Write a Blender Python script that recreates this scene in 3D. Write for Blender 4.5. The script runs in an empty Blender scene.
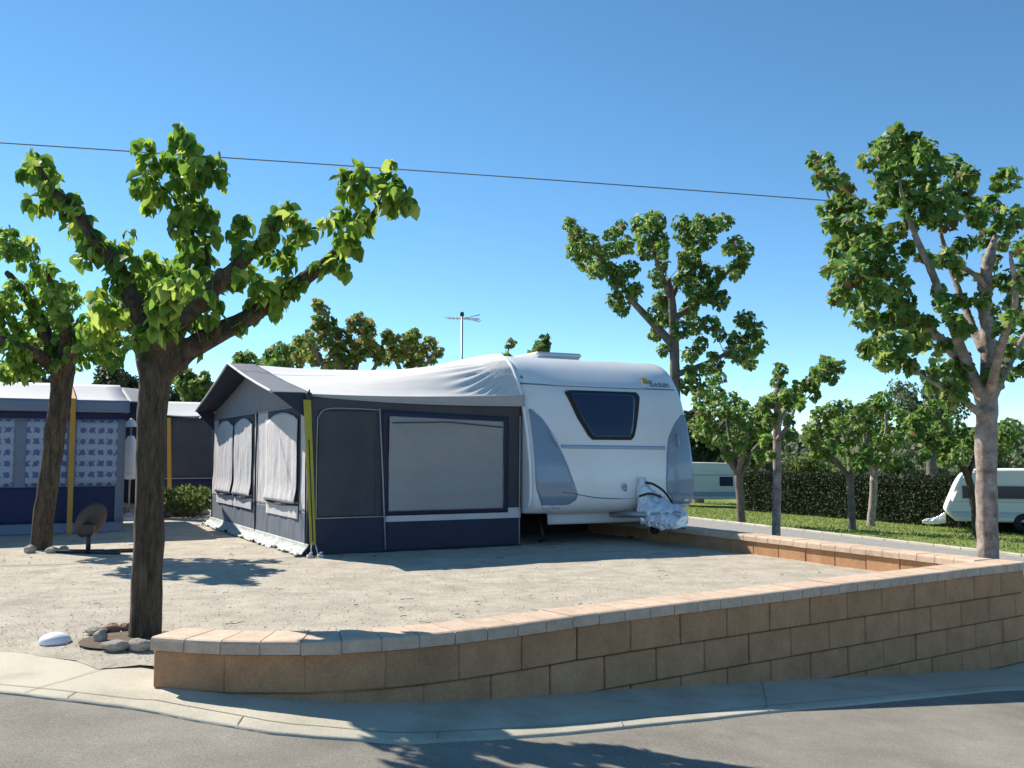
import bpy, bmesh, math, random
import numpy as np
from mathutils import Vector, Matrix, noise as mnoise
random.seed(7)
rng = np.random.default_rng(11)
SC = bpy.context.scene
COL = SC.collection
R = math.radians

# ------------------------------------------------------------------ camera model (used to survey the site from the photograph)
F, PITCH, EYE = 950.0, R(4.27), 1.16
def ray(px, py):
    a, b = (px-512)/F, (384-py)/F
    c, s = math.cos(PITCH), math.sin(PITCH)
    return Vector((a, c-b*s, s+b*c))
def G(px, py, z=0.0):
    d = ray(px, py); t = (z-EYE)/d.z
    return Vector((0, 0, EYE)) + d*t
def D(px, py, Y):
    d = ray(px, py)
    return Vector((0, 0, EYE)) + d*(Y/d.y)

cam_d = bpy.data.cameras.new('camera'); cam = bpy.data.objects.new('camera', cam_d); COL.objects.link(cam)
cam.location = (0, 0, EYE); cam.rotation_euler = (math.pi/2+PITCH, 0, 0)
cam_d.lens = F/1024*36; cam_d.sensor_width = 36; cam_d.clip_start = 0.05; cam_d.clip_end = 9000
SC.camera = cam

TH = R(27.0)
VX = Vector((math.cos(TH), math.sin(TH), 0)); UX = Vector((-math.sin(TH), math.cos(TH), 0))

# ------------------------------------------------------------------ light
SHX, SHY = 0.909, -0.682                    # shadow of one metre of height
el = math.atan2(1, math.hypot(SHX, SHY)); az = math.atan2(-SHX, -SHY)
w = bpy.data.worlds.new('World'); SC.world = w; w.use_nodes = True
nt = w.node_tree; nt.nodes.clear()
sky = nt.nodes.new('ShaderNodeTexSky'); sky.sky_type = 'NISHITA'; sky.sun_disc = False
sky.sun_elevation = el; sky.sun_rotation = az
sky.altitude = 300; sky.air_density = 0.55; sky.dust_density = 0.0; sky.ozone_density = 1.6
bg = nt.nodes.new('ShaderNodeBackground'); bg.inputs['Strength'].default_value = 0.135
wo = nt.nodes.new('ShaderNodeOutputWorld')
hsv = nt.nodes.new('ShaderNodeHueSaturation'); hsv.inputs['Saturation'].default_value = 1.15; hsv.inputs['Hue'].default_value = 0.487
nt.links.new(sky.outputs[0], hsv.inputs['Color']); nt.links.new(hsv.outputs[0], bg.inputs[0]); nt.links.new(bg.outputs[0], wo.inputs[0])
sd = bpy.data.lights.new('sun', 'SUN'); so = bpy.data.objects.new('sun', sd); COL.objects.link(so)
sd.energy = 5.0; sd.angle = R(0.53); sd.color = (1.0, 0.925, 0.80)
so.rotation_euler = Vector((SHX, SHY, -1)).to_track_quat('-Z', 'Y').to_euler()
SC.view_settings.view_transform = 'Standard'; SC.view_settings.look = 'None'
SC.view_settings.exposure = 0.68; SC.view_settings.gamma = 1.0
SC.render.engine = 'CYCLES'
try:
    SC.cycles.use_denoising = True
    SC.cycles.max_bounces = 6; SC.cycles.transparent_max_bounces = 8
except Exception: pass

# ------------------------------------------------------------------ materials
def mat(name, col, rough=0.8, var=0.12, scale=6.0, bump=0.0, bscale=40.0, col2=None, island=0.0, metal=0.0, trans=0.0,
        stretch=(1, 1, 1), spec=0.5, bdist=0.02, detail=5.0, coat=0.0, speck=0.0, sscale=100, dirt=0.0):
    m = bpy.data.materials.new(name); m.use_nodes = True
    t = m.node_tree; N = t.nodes; L = t.links
    p = N['Principled BSDF']
    p.inputs['Roughness'].default_value = rough; p.inputs['Metallic'].default_value = metal
    p.inputs['Specular IOR Level'].default_value = spec
    if coat: p.inputs['Coat Weight'].default_value = coat; p.inputs['Coat Roughness'].default_value = 0.1
    tc = N.new('ShaderNodeTexCoord'); mp = N.new('ShaderNodeMapping'); mp.inputs['Scale'].default_value = stretch
    L.new(tc.outputs['Object'], mp.inputs['Vector'])
    n = N.new('ShaderNodeTexNoise'); n.inputs['Scale'].default_value = scale; n.inputs['Detail'].default_value = detail
    n.inputs['Roughness'].default_value = 0.65
    L.new(mp.outputs[0], n.inputs['Vector'])
    ramp = N.new('ShaderNodeValToRGB')
    a = [max(0, c*(1-var)) for c in col]; b = [min(1, c*(1+var)) for c in (col2 or col)]
    ramp.color_ramp.elements[0].position = 0.32; ramp.color_ramp.elements[1].position = 0.68
    ramp.color_ramp.elements[0].color = (*a, 1); ramp.color_ramp.elements[1].color = (*b, 1)
    L.new(n.outputs['Fac'], ramp.inputs[0]); out = ramp.outputs[0]
    if speck:
        n3 = N.new('ShaderNodeTexNoise'); n3.inputs['Scale'].default_value = sscale; n3.inputs['Detail'].default_value = 3; n3.inputs['Roughness'].default_value = 0.8
        L.new(mp.outputs[0], n3.inputs['Vector'])
        mr3 = N.new('ShaderNodeMapRange'); mr3.inputs['From Min'].default_value = 0.3; mr3.inputs['From Max'].default_value = 0.7
        mr3.inputs['To Min'].default_value = 1-speck; mr3.inputs['To Max'].default_value = 1+speck
        L.new(n3.outputs['Fac'], mr3.inputs['Value'])
        m3 = N.new('ShaderNodeVectorMath'); m3.operation = 'SCALE'; L.new(out, m3.inputs[0]); L.new(mr3.outputs[0], m3.inputs['Scale']); out = m3.outputs[0]
    if dirt:
        n4 = N.new('ShaderNodeTexNoise'); n4.inputs['Scale'].default_value = 1.1; n4.inputs['Detail'].default_value = 9; n4.inputs['Roughness'].default_value = 0.7
        L.new(tc.outputs['Object'], n4.inputs['Vector'])
        mr4 = N.new('ShaderNodeMapRange'); mr4.inputs['From Min'].default_value = 0.5; mr4.inputs['From Max'].default_value = 0.72
        mr4.inputs['To Min'].default_value = 1; mr4.inputs['To Max'].default_value = 1-dirt
        L.new(n4.outputs['Fac'], mr4.inputs['Value'])
        m4 = N.new('ShaderNodeVectorMath'); m4.operation = 'SCALE'; L.new(out, m4.inputs[0]); L.new(mr4.outputs[0], m4.inputs['Scale']); out = m4.outputs[0]
    if island:
        g = N.new('ShaderNodeNewGeometry'); mr = N.new('ShaderNodeMapRange')
        mr.inputs['To Min'].default_value = 1-island; mr.inputs['To Max'].default_value = 1+island
        L.new(g.outputs['Random Per Island'], mr.inputs['Value'])
        mx = N.new('ShaderNodeVectorMath'); mx.operation = 'SCALE'
        L.new(out, mx.inputs[0]); L.new(mr.outputs[0], mx.inputs['Scale']); out = mx.outputs[0]
    L.new(out, p.inputs['Base Color'])
    if bump:
        n2 = N.new('ShaderNodeTexNoise'); n2.inputs['Scale'].default_value = bscale; n2.inputs['Detail'].default_value = 6
        n2.inputs['Roughness'].default_value = 0.7
        L.new(mp.outputs[0], n2.inputs['Vector'])
        bp = N.new('ShaderNodeBump'); bp.inputs['Strength'].default_value = bump; bp.inputs['Distance'].default_value = bdist
        L.new(n2.outputs['Fac'], bp.inputs['Height']); L.new(bp.outputs[0], p.inputs['Normal'])
    return m

def leafmat(name, c0, c1, c2, tw=0.45, rough=0.6, rust=None):
    rough = max(rough, 0.55)
    m = bpy.data.materials.new(name); m.use_nodes = True
    t = m.node_tree; N = t.nodes; L = t.links; p = N['Principled BSDF']
    g = N.new('ShaderNodeNewGeometry'); rp = N.new('ShaderNodeValToRGB')
    e = rp.color_ramp.elements; e[0].color = (*c0, 1); e[1].color = (*c2, 1); e[1].position = 1.0
    k = e.new(0.55); k.color = (*c1, 1); k = e.new(0.85); k.color = (*[(a+b)/2 for a, b in zip(c1, c2)], 1)
    if rust:
        k = e.new(0.93); k.color = (*c2, 1); k = e.new(0.945); k.color = (*rust, 1); e[len(e)-1].color = (*rust, 1)
    L.new(g.outputs['Random Per Island'], rp.inputs[0]); L.new(rp.outputs[0], p.inputs['Base Color'])
    p.inputs['Roughness'].default_value = rough
    tr = N.new('ShaderNodeBsdfTranslucent'); mx = N.new('ShaderNodeMixShader'); mx.inputs[0].default_value = tw
    hs = N.new('ShaderNodeHueSaturation'); hs.inputs['Hue'].default_value = 0.492; hs.inputs['Value'].default_value = 1.5
    L.new(rp.outputs[0], hs.inputs['Color']); L.new(hs.outputs[0], tr.inputs[0])
    L.new(p.outputs[0], mx.inputs[1]); L.new(tr.outputs[0], mx.inputs[2]); L.new(mx.outputs[0], N['Material Output'].inputs[0])
    return m

M = {}
M['gravel'] = mat('gravel', (0.42, 0.375, 0.30), 0.95, 0.14, 3.5, 0.7, 90, col2=(0.49, 0.44, 0.36), bdist=0.02, detail=12, speck=0.38, sscale=75, dirt=0.2)
M['pebble'] = mat('pebble', (0.40, 0.36, 0.30), 0.9, 0.1, 8, island=0.35)
M['litter'] = mat('litter', (0.16, 0.12, 0.06), 0.9, 0.3, 10, island=0.5)
M['asphalt'] = mat('asphalt', (0.22, 0.20, 0.17), 0.92, 0.15, 1.5, 0.7, 150, col2=(0.26, 0.24, 0.205), bdist=0.01, detail=12, speck=0.4, sscale=110, dirt=0.22)
M['asphalt_pale'] = mat('asphalt_pale', (0.25, 0.24, 0.22), 0.92, 0.15, 12, 0.4, 120, col2=(0.30, 0.285, 0.26), bdist=0.01)
M['concrete'] = mat('concrete', (0.47, 0.43, 0.34), 0.9, 0.2, 2.2, 0.4, 90, col2=(0.5, 0.46, 0.37), bdist=0.01, detail=10, speck=0.16, sscale=120, dirt=0.3)
M['grass'] = mat('grass', (0.11, 0.15, 0.035), 0.9, 0.35, 0.6, 0.6, 8, col2=(0.17, 0.19, 0.06), detail=10)
M['blade'] = leafmat('grass_blade', (0.11, 0.18, 0.03), (0.18, 0.255, 0.05), (0.28, 0.29, 0.09), 0.4)
M['hill'] = mat('hill', (0.075, 0.115, 0.06), 0.95, 0.4, 0.012, col2=(0.20, 0.21, 0.13), detail=12, spec=0.1)
M['block'] = mat('block', (0.45, 0.235, 0.115), 0.9, 0.12, 5, 0.8, 60, col2=(0.49, 0.27, 0.14), island=0.06, bdist=0.012, detail=9, speck=0.16, sscale=60, dirt=0.14)
M['mortar'] = mat('mortar', (0.44, 0.29, 0.17), 0.95, 0.2, 20, 0.4, 80)
M['coping'] = mat('coping', (0.54, 0.395, 0.29), 0.85, 0.10, 10, 0.35, 90, col2=(0.58, 0.435, 0.325), island=0.05, bdist=0.008, speck=0.10, sscale=80, dirt=0.22)
M['grout'] = mat('grout', (0.5, 0.45, 0.38), 0.95, 0.1, 20)
M['bark'] = mat('bark', (0.055, 0.038, 0.025), 0.95, 0.4, 20, 1.0, 60, col2=(0.125, 0.092, 0.06), stretch=(1, 1, 0.2), bdist=0.05, detail=9, speck=0.45, sscale=70)
M['bark_pale'] = mat('bark_pale', (0.21, 0.165, 0.14), 0.9, 0.4, 9, 0.6, 26, col2=(0.33, 0.275, 0.24), stretch=(1, 1, 0.9), bdist=0.015, detail=8, speck=0.15, sscale=40, dirt=0.35)
M['bark_grey'] = mat('bark_grey', (0.11, 0.088, 0.07), 0.92, 0.35, 9, 0.6, 26, col2=(0.17, 0.145, 0.115), stretch=(1, 1, 0.5), bdist=0.02, detail=8)
M['leaf'] = leafmat('leaf_mulberry', (0.055, 0.135, 0.018), (0.16, 0.29, 0.038), (0.38, 0.46, 0.10), 0.52)
M['leaf_plane'] = leafmat('leaf_plane', (0.045, 0.12, 0.026), (0.13, 0.25, 0.046), (0.36, 0.41, 0.13), 0.45, 0.33, rust=(0.16, 0.115, 0.05))
M['leaf_rust'] = leafmat('leaf_rust', (0.06, 0.125, 0.026), (0.15, 0.235, 0.045), (0.32, 0.20, 0.09), 0.5)
M['leaf_dark'] = leafmat('leaf_dark', (0.016, 0.034, 0.014), (0.03, 0.055, 0.02), (0.055, 0.08, 0.025), 0.25)
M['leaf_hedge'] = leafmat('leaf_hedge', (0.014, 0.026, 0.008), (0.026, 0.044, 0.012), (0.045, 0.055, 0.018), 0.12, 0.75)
M['leaf_wood'] = leafmat('leaf_wood', (0.035, 0.06, 0.03), (0.065, 0.10, 0.04), (0.15, 0.15, 0.08), 0.2)
M['leaf_fresh'] = leafmat('leaf_fresh', (0.07, 0.12, 0.03), (0.12, 0.18, 0.04), (0.2, 0.23, 0.08), 0.4)
M['leaf_pale'] = leafmat('leaf_pale', (0.09, 0.13, 0.07), (0.14, 0.19, 0.09), (0.21, 0.25, 0.13), 0.4)
M['white_gel'] = mat('caravan_white', (0.78, 0.79, 0.80), 0.28, 0.025, 1.5, coat=0.3, dirt=0.07)
M['blue_panel'] = mat('blue_panel', (0.20, 0.275, 0.37), 0.22, 0.06, 2, coat=0.4)
M['blue_band'] = mat('blue_band', (0.33, 0.43, 0.58), 0.3, 0.04, 3)
M['seam'] = mat('seam', (0.16, 0.17, 0.19), 0.6, 0.1)
M['grey_gel'] = mat('caravan_grey', (0.60, 0.60, 0.60), 0.35, 0.03, 2)
M['glass'] = mat('dark_acrylic', (0.02, 0.035, 0.075), 0.07, 0.1, 1, spec=0.6)
M['rubber'] = mat('rubber', (0.018, 0.018, 0.02), 0.75, 0.2, 30)
M['dark_metal'] = mat('dark_metal', (0.05, 0.05, 0.055), 0.5, 0.2, 10, metal=0.4)
M['rail'] = mat('rail_white', (0.82, 0.83, 0.85), 0.35, 0.02)
M['gold'] = mat('gold_emblem', (0.45, 0.30, 0.06), 0.45, 0.1)
M['grey_text'] = mat('lettering_grey', (0.13, 0.15, 0.19), 0.5, 0.05)
M['silver'] = mat('silver_cover', (0.86, 0.86, 0.87), 0.26, 0.05, 14, 0.6, 12, metal=0.65, bdist=0.03)
M['roof_cloth'] = mat('roof_cloth', (0.64, 0.625, 0.61), 0.62, 0.05, 3, 0.12, 260, bdist=0.004)
M['canopy_cloth'] = mat('canopy_cloth', (0.125, 0.14, 0.17), 0.7, 0.06, 5, 0.12, 260, bdist=0.004)
M['dark_cloth'] = mat('dark_cloth', (0.055, 0.058, 0.07), 0.8, 0.16, 2.5, 0.6, 3.0, bdist=0.06, stretch=(1, 1, 0.5))
M['navy_cloth'] = mat('navy_cloth', (0.022, 0.026, 0.055), 0.75, 0.12, 4, 0.25, 8, bdist=0.02)
M['slate_cloth'] = mat('slate_cloth', (0.125, 0.15, 0.195), 0.8, 0.08, 4, 0.3, 6, bdist=0.03)
M['light_cloth'] = mat('light_cloth', (0.56, 0.545, 0.565), 0.75, 0.05, 3, 0.35, 5, bdist=0.04)
M['shaded_roof_cloth'] = mat('shaded_roof_cloth', (0.36, 0.36, 0.375), 0.75, 0.05, 4, 0.2, 6)  # roof cloth darkened in colour for its unlit turned-down edge
M['gable_cloth'] = mat('gable_cloth', (0.26, 0.26, 0.275), 0.78, 0.05, 4, 0.2, 6)
M['film'] = mat('window_blind', (0.27, 0.275, 0.285), 0.5, 0.06, 2, 0.3, 2.2, stretch=(0.6, 1, 2.5), bdist=0.05)
M['strip_cloth'] = mat('strip_cloth', (0.55, 0.55, 0.57), 0.75, 0.04, 3)
M['piping'] = mat('piping', (0.36, 0.36, 0.38), 0.7, 0.05)
M['skirt'] = mat('mud_skirt', (0.38, 0.41, 0.40), 0.55, 0.15, 5, 0.6, 9, bdist=0.05)
M['yellow'] = mat('yellow_strap', (0.36, 0.33, 0.03), 0.6, 0.1, 5)
M['ochre'] = mat('ochre_strap', (0.50, 0.27, 0.035), 0.6, 0.08, 5)
M['black'] = mat('black_plastic', (0.02, 0.02, 0.022), 0.5, 0.1)
M['dish'] = mat('dish_back', (0.045, 0.038, 0.035), 0.55, 0.2, 6)
M['steel'] = mat('galvanised', (0.42, 0.42, 0.43), 0.4, 0.1, 8, metal=0.7)
M['white_plastic'] = mat('white_plastic', (0.80, 0.80, 0.84), 0.35, 0.03)
M['rock'] = mat('rock', (0.30, 0.265, 0.215), 0.9, 0.3, 7, 0.8, 22, col2=(0.4, 0.36, 0.3), bdist=0.03)
M['rock_red'] = mat('rock_red', (0.30, 0.19, 0.13), 0.9, 0.3, 7, 0.8, 22, bdist=0.03)
M['joint'] = mat('joint', (0.24, 0.21, 0.165), 0.95, 0.3, 9)
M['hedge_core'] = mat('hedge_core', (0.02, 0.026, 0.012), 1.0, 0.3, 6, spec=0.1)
M['soil'] = mat('soil', (0.12, 0.085, 0.06), 0.95, 0.35, 9, 0.8, 30)
M['wall_cream'] = mat('cream', (0.75, 0.74, 0.70), 0.6, 0.04, 2)
M['pale_teal'] = mat('pale_panel', (0.50, 0.55, 0.54), 0.5, 0.05, 2)
M['teal_band'] = mat('teal_band', (0.20, 0.30, 0.36), 0.5, 0.05, 2)
M['tile_white'] = mat('tent_white', (0.45, 0.46, 0.48), 0.7, 0.04, 3)
M['royal'] = mat('royal_cloth', (0.018, 0.026, 0.085), 0.75, 0.08, 4)
M['tent_grey'] = mat('tent_grey', (0.19, 0.22, 0.30), 0.75, 0.06, 4)

# printed window curtain: rows of blue motifs on a pale cloth
def curtain_mat():
    m = bpy.data.materials.new('printed_curtain'); m.use_nodes = True
    t = m.node_tree; N = t.nodes; L = t.links; p = N['Principled BSDF']; p.inputs['Roughness'].default_value = 0.8
    tc = N.new('ShaderNodeTexCoord'); mp = N.new('ShaderNodeMapping'); mp.inputs['Rotation'].default_value = (R(90), 0, 0)
    L.new(tc.outputs['Object'], mp.inputs[0])
    nz = N.new('ShaderNodeTexNoise'); nz.inputs['Scale'].default_value = 26; nz.inputs['Detail'].default_value = 3
    L.new(mp.outputs[0], nz.inputs['Vector'])
    sx = N.new('ShaderNodeSeparateXYZ'); L.new(tc.outputs['Object'], sx.inputs[0])
    def wave(src, freq, ph=0.0):
        a = N.new('ShaderNodeMath'); a.operation = 'MULTIPLY_ADD'; a.inputs[1].default_value = freq; a.inputs[2].default_value = ph; L.new(src, a.inputs[0])
        b = N.new('ShaderNodeMath'); b.operation = 'SINE'; L.new(a.outputs[0], b.inputs[0]); return b.outputs[0]
    def op(k, a, b):
        o = N.new('ShaderNodeMath'); o.operation = k
        for i, s in enumerate((a, b)):
            if isinstance(s, (int, float)): o.inputs[i].default_value = s
            else: L.new(s, o.inputs[i])
        return o.outputs[0]
    z1 = wave(sx.outputs['Z'], 2*math.pi/0.165); z2 = wave(sx.outputs['Z'], 2*math.pi/0.0825, 1.4)
    x1 = wave(sx.outputs['X'], 2*math.pi/0.125); x2 = wave(sx.outputs['X'], 2*math.pi/0.055)
    a = op('MULTIPLY', op('ADD', z1, 0.25), op('ADD', x1, 1.1)); b = op('MULTIPLY', z2, op('ADD', x2, 0.6))
    c = op('ADD', a, op('MULTIPLY', b, 0.35)); c = op('ADD', c, op('MULTIPLY', op('SUBTRACT', nz.outputs['Fac'], 0.5), 3.2))
    rp = N.new('ShaderNodeValToRGB'); L.new(c, rp.inputs[0])
    rp.color_ramp.elements[0].position = 0.3; rp.color_ramp.elements[0].color = (0.38, 0.42, 0.53, 1)
    rp.color_ramp.elements[1].position = 1.25 if False else 1.0; rp.color_ramp.elements[1].color = (0.10, 0.14, 0.29, 1)
    L.new(rp.outputs[0], p.inputs['Base Color'])
    return m
M['curtain'] = curtain_mat()

# ------------------------------------------------------------------ mesh helpers
class MB:
    def __init__(s): s.v = []; s.f = []; s.sm = []
    def add(s, vs, fs, smooth=False):
        o = len(s.v); s.v += [tuple(p) for p in vs]
        for f in fs: s.f.append(tuple(i+o for i in f)); s.sm.append(smooth)
    def box(s, x0, x1, y0, y1, z0, z1, bev=0.0):
        if bev <= 0:
            s.add([(x, y, z) for z in (z0, z1) for y in (y0, y1) for x in (x0, x1)],
                  [(0, 2, 3, 1), (4, 5, 7, 6), (0, 1, 5, 4), (2, 6, 7, 3), (0, 4, 6, 2), (1, 3, 7, 5)])
        else: s.obox(Vector(((x0+x1)/2, (y0+y1)/2, (z0+z1)/2)), Vector((1, 0, 0)), Vector((0, 1, 0)), Vector((0, 0, 1)), (x1-x0)/2, (y1-y0)/2, (z1-z0)/2, bev)
    def obox(s, c, ax, ay, az_, hx, hy, hz, bev=0.01):
        # chamfered box with its own axes
        vs = []; idx = {}
        for sx in (-1, 1):
            for sy in (-1, 1):
                for sz in (-1, 1):
                    for k in range(3):
                        d = [hx-bev, hy-bev, hz-bev]; d[k] = (hx, hy, hz)[k]
                        idx[sx, sy, sz, k] = len(vs)
                        vs.append(c+ax*sx*d[0]+ay*sy*d[1]+az_*sz*d[2])
        fs = []
        I = lambda a, b, c_, k: idx[a, b, c_, k]
        for q in (-1, 1):
            fs.append([I(q, -1, -1, 0), I(q, 1, -1, 0), I(q, 1, 1, 0), I(q, -1, 1, 0)][::q])
            fs.append([I(-1, q, -1, 1), I(-1, q, 1, 1), I(1, q, 1, 1), I(1, q, -1, 1)][::q])
            fs.append([I(-1, -1, q, 2), I(1, -1, q, 2), I(1, 1, q, 2), I(-1, 1, q, 2)][::q])
            for r in (-1, 1):
                fs.append([I(q, r, -1, 0), I(q, r, -1, 1), I(q, r, 1, 1), I(q, r, 1, 0)][::-q*r])
                fs.append([I(q, -1, r, 0), I(q, -1, r, 2), I(q, 1, r, 2), I(q, 1, r, 0)][::q*r])
                fs.append([I(-1, q, r, 1), I(-1, q, r, 2), I(1, q, r, 2), I(1, q, r, 1)][::-q*r])
                for t in (-1, 1): fs.append([I(q, r, t, 0), I(q, r, t, 1), I(q, r, t, 2)][::q*r*t])
        s.add(vs, fs)
    def tube(s, pts, rad, n=8, smooth=True, cap=True, jit=0.0):
        pts = [Vector(p) for p in pts]
        if not hasattr(rad, '__len__'): rad = [rad]*len(pts)
        vs = []; fs = []; prev = None
        for i, p in enumerate(pts):
            t = (pts[min(i+1, len(pts)-1)]-pts[max(i-1, 0)]).normalized()
            if prev is None:
                a = t.orthogonal().normalized()
            else:
                a = (prev - t*prev.dot(t)).normalized()
            prev = a; b = t.cross(a)
            for k in range(n):
                an = 2*math.pi*k/n; rr = rad[i]*(1+random.uniform(-jit, jit))
                vs.append(p+(a*math.cos(an)+b*math.sin(an))*rr)
        for i in range(len(pts)-1):
            for k in range(n):
                fs.append((i*n+k, i*n+(k+1) % n, (i+1)*n+(k+1) % n, (i+1)*n+k))
        if cap: fs.append(tuple(range(n))[::-1]); fs.append(tuple((len(pts)-1)*n+k for k in range(n)))
        s.add(vs, fs, smooth)
    def grid(s, fn, nu, nv, smooth=True):
        vs = [fn(i/nu, j/nv) for i in range(nu+1) for j in range(nv+1)]
        fs = [(i*(nv+1)+j, (i+1)*(nv+1)+j, (i+1)*(nv+1)+j+1, i*(nv+1)+j+1) for i in range(nu) for j in range(nv)]
        s.add(vs, fs, smooth)
    def lathe(s, prof, n=24, c=(0, 0, 0)):
        vs = [(c[0]+r*math.cos(2*math.pi*k/n), c[1]+r*math.sin(2*math.pi*k/n), c[2]+z) for r, z in prof for k in range(n)]
        fs = [(i*n+k, i*n+(k+1) % n, (i+1)*n+(k+1) % n, (i+1)*n+k) for i in range(len(prof)-1) for k in range(n)]
        s.add(vs, fs, True)
    def prism(s, poly, fn0, fn1):
        # closed outline between two mappings of its points
        n = len(poly); vs = [fn0(p) for p in poly]+[fn1(p) for p in poly]
        fs = [tuple(range(n))[::-1], tuple(range(n, 2*n))]+[(i, (i+1) % n, n+(i+1) % n, n+i) for i in range(n)]
        s.add(vs, fs)
    def build(s, name, m, parent=None, thick=0.0, sub=0, fix=True):
        me = bpy.data.meshes.new(name); me.from_pydata(s.v, [], s.f)
        for p, q in zip(me.polygons, s.sm): p.use_smooth = q
        me.materials.append(m)
        if fix:
            b = bmesh.new(); b.from_mesh(me); bmesh.ops.recalc_face_normals(b, faces=b.faces); b.to_mesh(me); b.free()
        me.update()
        o = bpy.data.objects.new(name, me); COL.objects.link(o)
        if parent is not None: o.parent = parent
        if thick:
            md = o.modifiers.new('thickness', 'SOLIDIFY'); md.thickness = abs(thick); md.offset = -1 if thick > 0 else 1
        if sub:
            md = o.modifiers.new('smooth', 'SUBSURF'); md.levels = sub; md.render_levels = sub
        return o
def tag(o, label=None, cat=None, group=None, kind=None):
    if label: o['label'] = label
    if cat: o['category'] = cat
    if group: o['group'] = group
    if kind: o['kind'] = kind
    return o
def thing(name, label, cat, loc=(0, 0, 0), rz=0.0, group=None):
    o = bpy.data.objects.new(name, None); COL.objects.link(o); o.empty_display_size = 0.2
    o.location = loc; o.rotation_euler = (0, 0, rz)
    return tag(o, label, cat, group)
def spline(pts, sub=6):
    pts = [Vector(p) for p in pts]
    if len(pts) < 3: sub_ = sub; return [pts[0].lerp(pts[-1], i/sub_) for i in range(sub_+1)]
    out = []; P = [pts[0]*2-pts[1]]+pts+[pts[-1]*2-pts[-2]]
    for i in range(1, len(P)-2):
        for k in range(sub):
            t = k/sub; a, b, c, d = P[i-1:i+3]
            out.append(0.5*((2*b)+(c-a)*t+(2*a-5*b+4*c-d)*t*t+(3*b-a-3*c+d)*t**3))
    out.append(pts[-1]); return out
def text_mesh(body, size, shear=0.0, depth=0.004):
    cu = bpy.data.curves.new('lettering', 'FONT'); cu.body = body; cu.size = size; cu.shear = shear; cu.extrude = depth
    to = bpy.data.objects.new('tmp_lettering', cu); COL.objects.link(to)
    dg = bpy.context.evaluated_depsgraph_get(); dg.update()
    me = bpy.data.meshes.new_from_object(to.evaluated_get(dg)); bpy.data.objects.remove(to)
    return me

# ------------------------------------------------------------------ terrain
def sm(a, b, t):
    t = min(1, max(0, (t-a)/(b-a))); return t*t*(3-2*t)
def terrain(x, y):
    vv = x*VX.x+y*VX.y
    z = float(np.interp(vv, [0.5, 1.0, 7.4, 9.0, 16, 30, 60, 90], [-0.03, -0.055, -0.66, -0.68, -0.70, -1.38, -1.9, -6]))
    return z

def far_h(x, y):
    d = math.hypot(x, y)
    if d < 120: return 0.0
    n = mnoise.noise(Vector((x*0.0022+3.1, y*0.0022, 0)))*0.6+mnoise.noise(Vector((x*0.006, y*0.006, 5)))*0.3
    return -14*sm(120, 300, d)+sm(330, 900, d)*(44+30*n)
def ground():
    mb = MB(); vs = []; fs = []
    rs = [0, 2, 4, 6, 8, 10, 12, 15, 18, 21, 25, 30, 36, 44, 54, 68, 86, 115, 150, 200, 260, 330, 400, 480, 560, 650, 750, 860, 1000, 1300, 1800, 3000, 6000]
    n = 144
    for r in rs:
        for k in range(n):
            a = 2*math.pi*k/n; x, y = r*math.cos(a), r*math.sin(a)
            vs.append((x, y, terrain(x, y)+far_h(x, y)-(0.16 if r <= 12 or y < 0 else 0.02)))
    for i in range(len(rs)-1):
        for k in range(n): fs.append((i*n+k, i*n+(k+1) % n, (i+1)*n+(k+1) % n, (i+1)*n+k))
    mb.add(vs, fs, True)
    return mb
def ground_mat():
    m = mat('ground_cover', (0.15, 0.205, 0.045), 0.92, 0.25, 0.7, 0.4, 8, col2=(0.21, 0.24, 0.075), detail=10, spec=0.15)
    N = m.node_tree.nodes; L = m.node_tree.links; p = N['Principled BSDF']
    near = p.inputs['Base Color'].links[0].from_socket
    tc = N.new('ShaderNodeTexCoord')
    n = N.new('ShaderNodeTexNoise'); n.inputs['Scale'].default_value = 0.02; n.inputs['Detail'].default_value = 12; n.inputs['Roughness'].default_value = 0.75
    L.new(tc.outputs['Object'], n.inputs['Vector'])
    rp = N.new('ShaderNodeValToRGB'); e = rp.color_ramp.elements
    e[0].position = 0.36; e[0].color = (0.035, 0.06, 0.03, 1); e[1].position = 0.66; e[1].color = (0.22, 0.20, 0.12, 1)
    k = e.new(0.5); k.color = (0.08, 0.11, 0.045, 1)
    L.new(n.outputs['Fac'], rp.inputs[0])
    ln = N.new('ShaderNodeVectorMath'); ln.operation = 'LENGTH'; L.new(tc.outputs['Object'], ln.inputs[0])
    mr = N.new('ShaderNodeMapRange'); mr.inputs['From Min'].default_value = 60; mr.inputs['From Max'].default_value = 130
    L.new(ln.outputs['Value'], mr.inputs['Value'])
    mx = N.new('ShaderNodeMix'); mx.data_type = 'RGBA'
    L.new(mr.outputs[0], mx.inputs['Factor']); L.new(near, mx.inputs['A']); L.new(rp.outputs[0], mx.inputs['B']); L.new(mx.outputs['Result'], p.inputs['Base Color'])
    return m
tag(ground().build('ground', ground_mat()), kind='structure')

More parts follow.
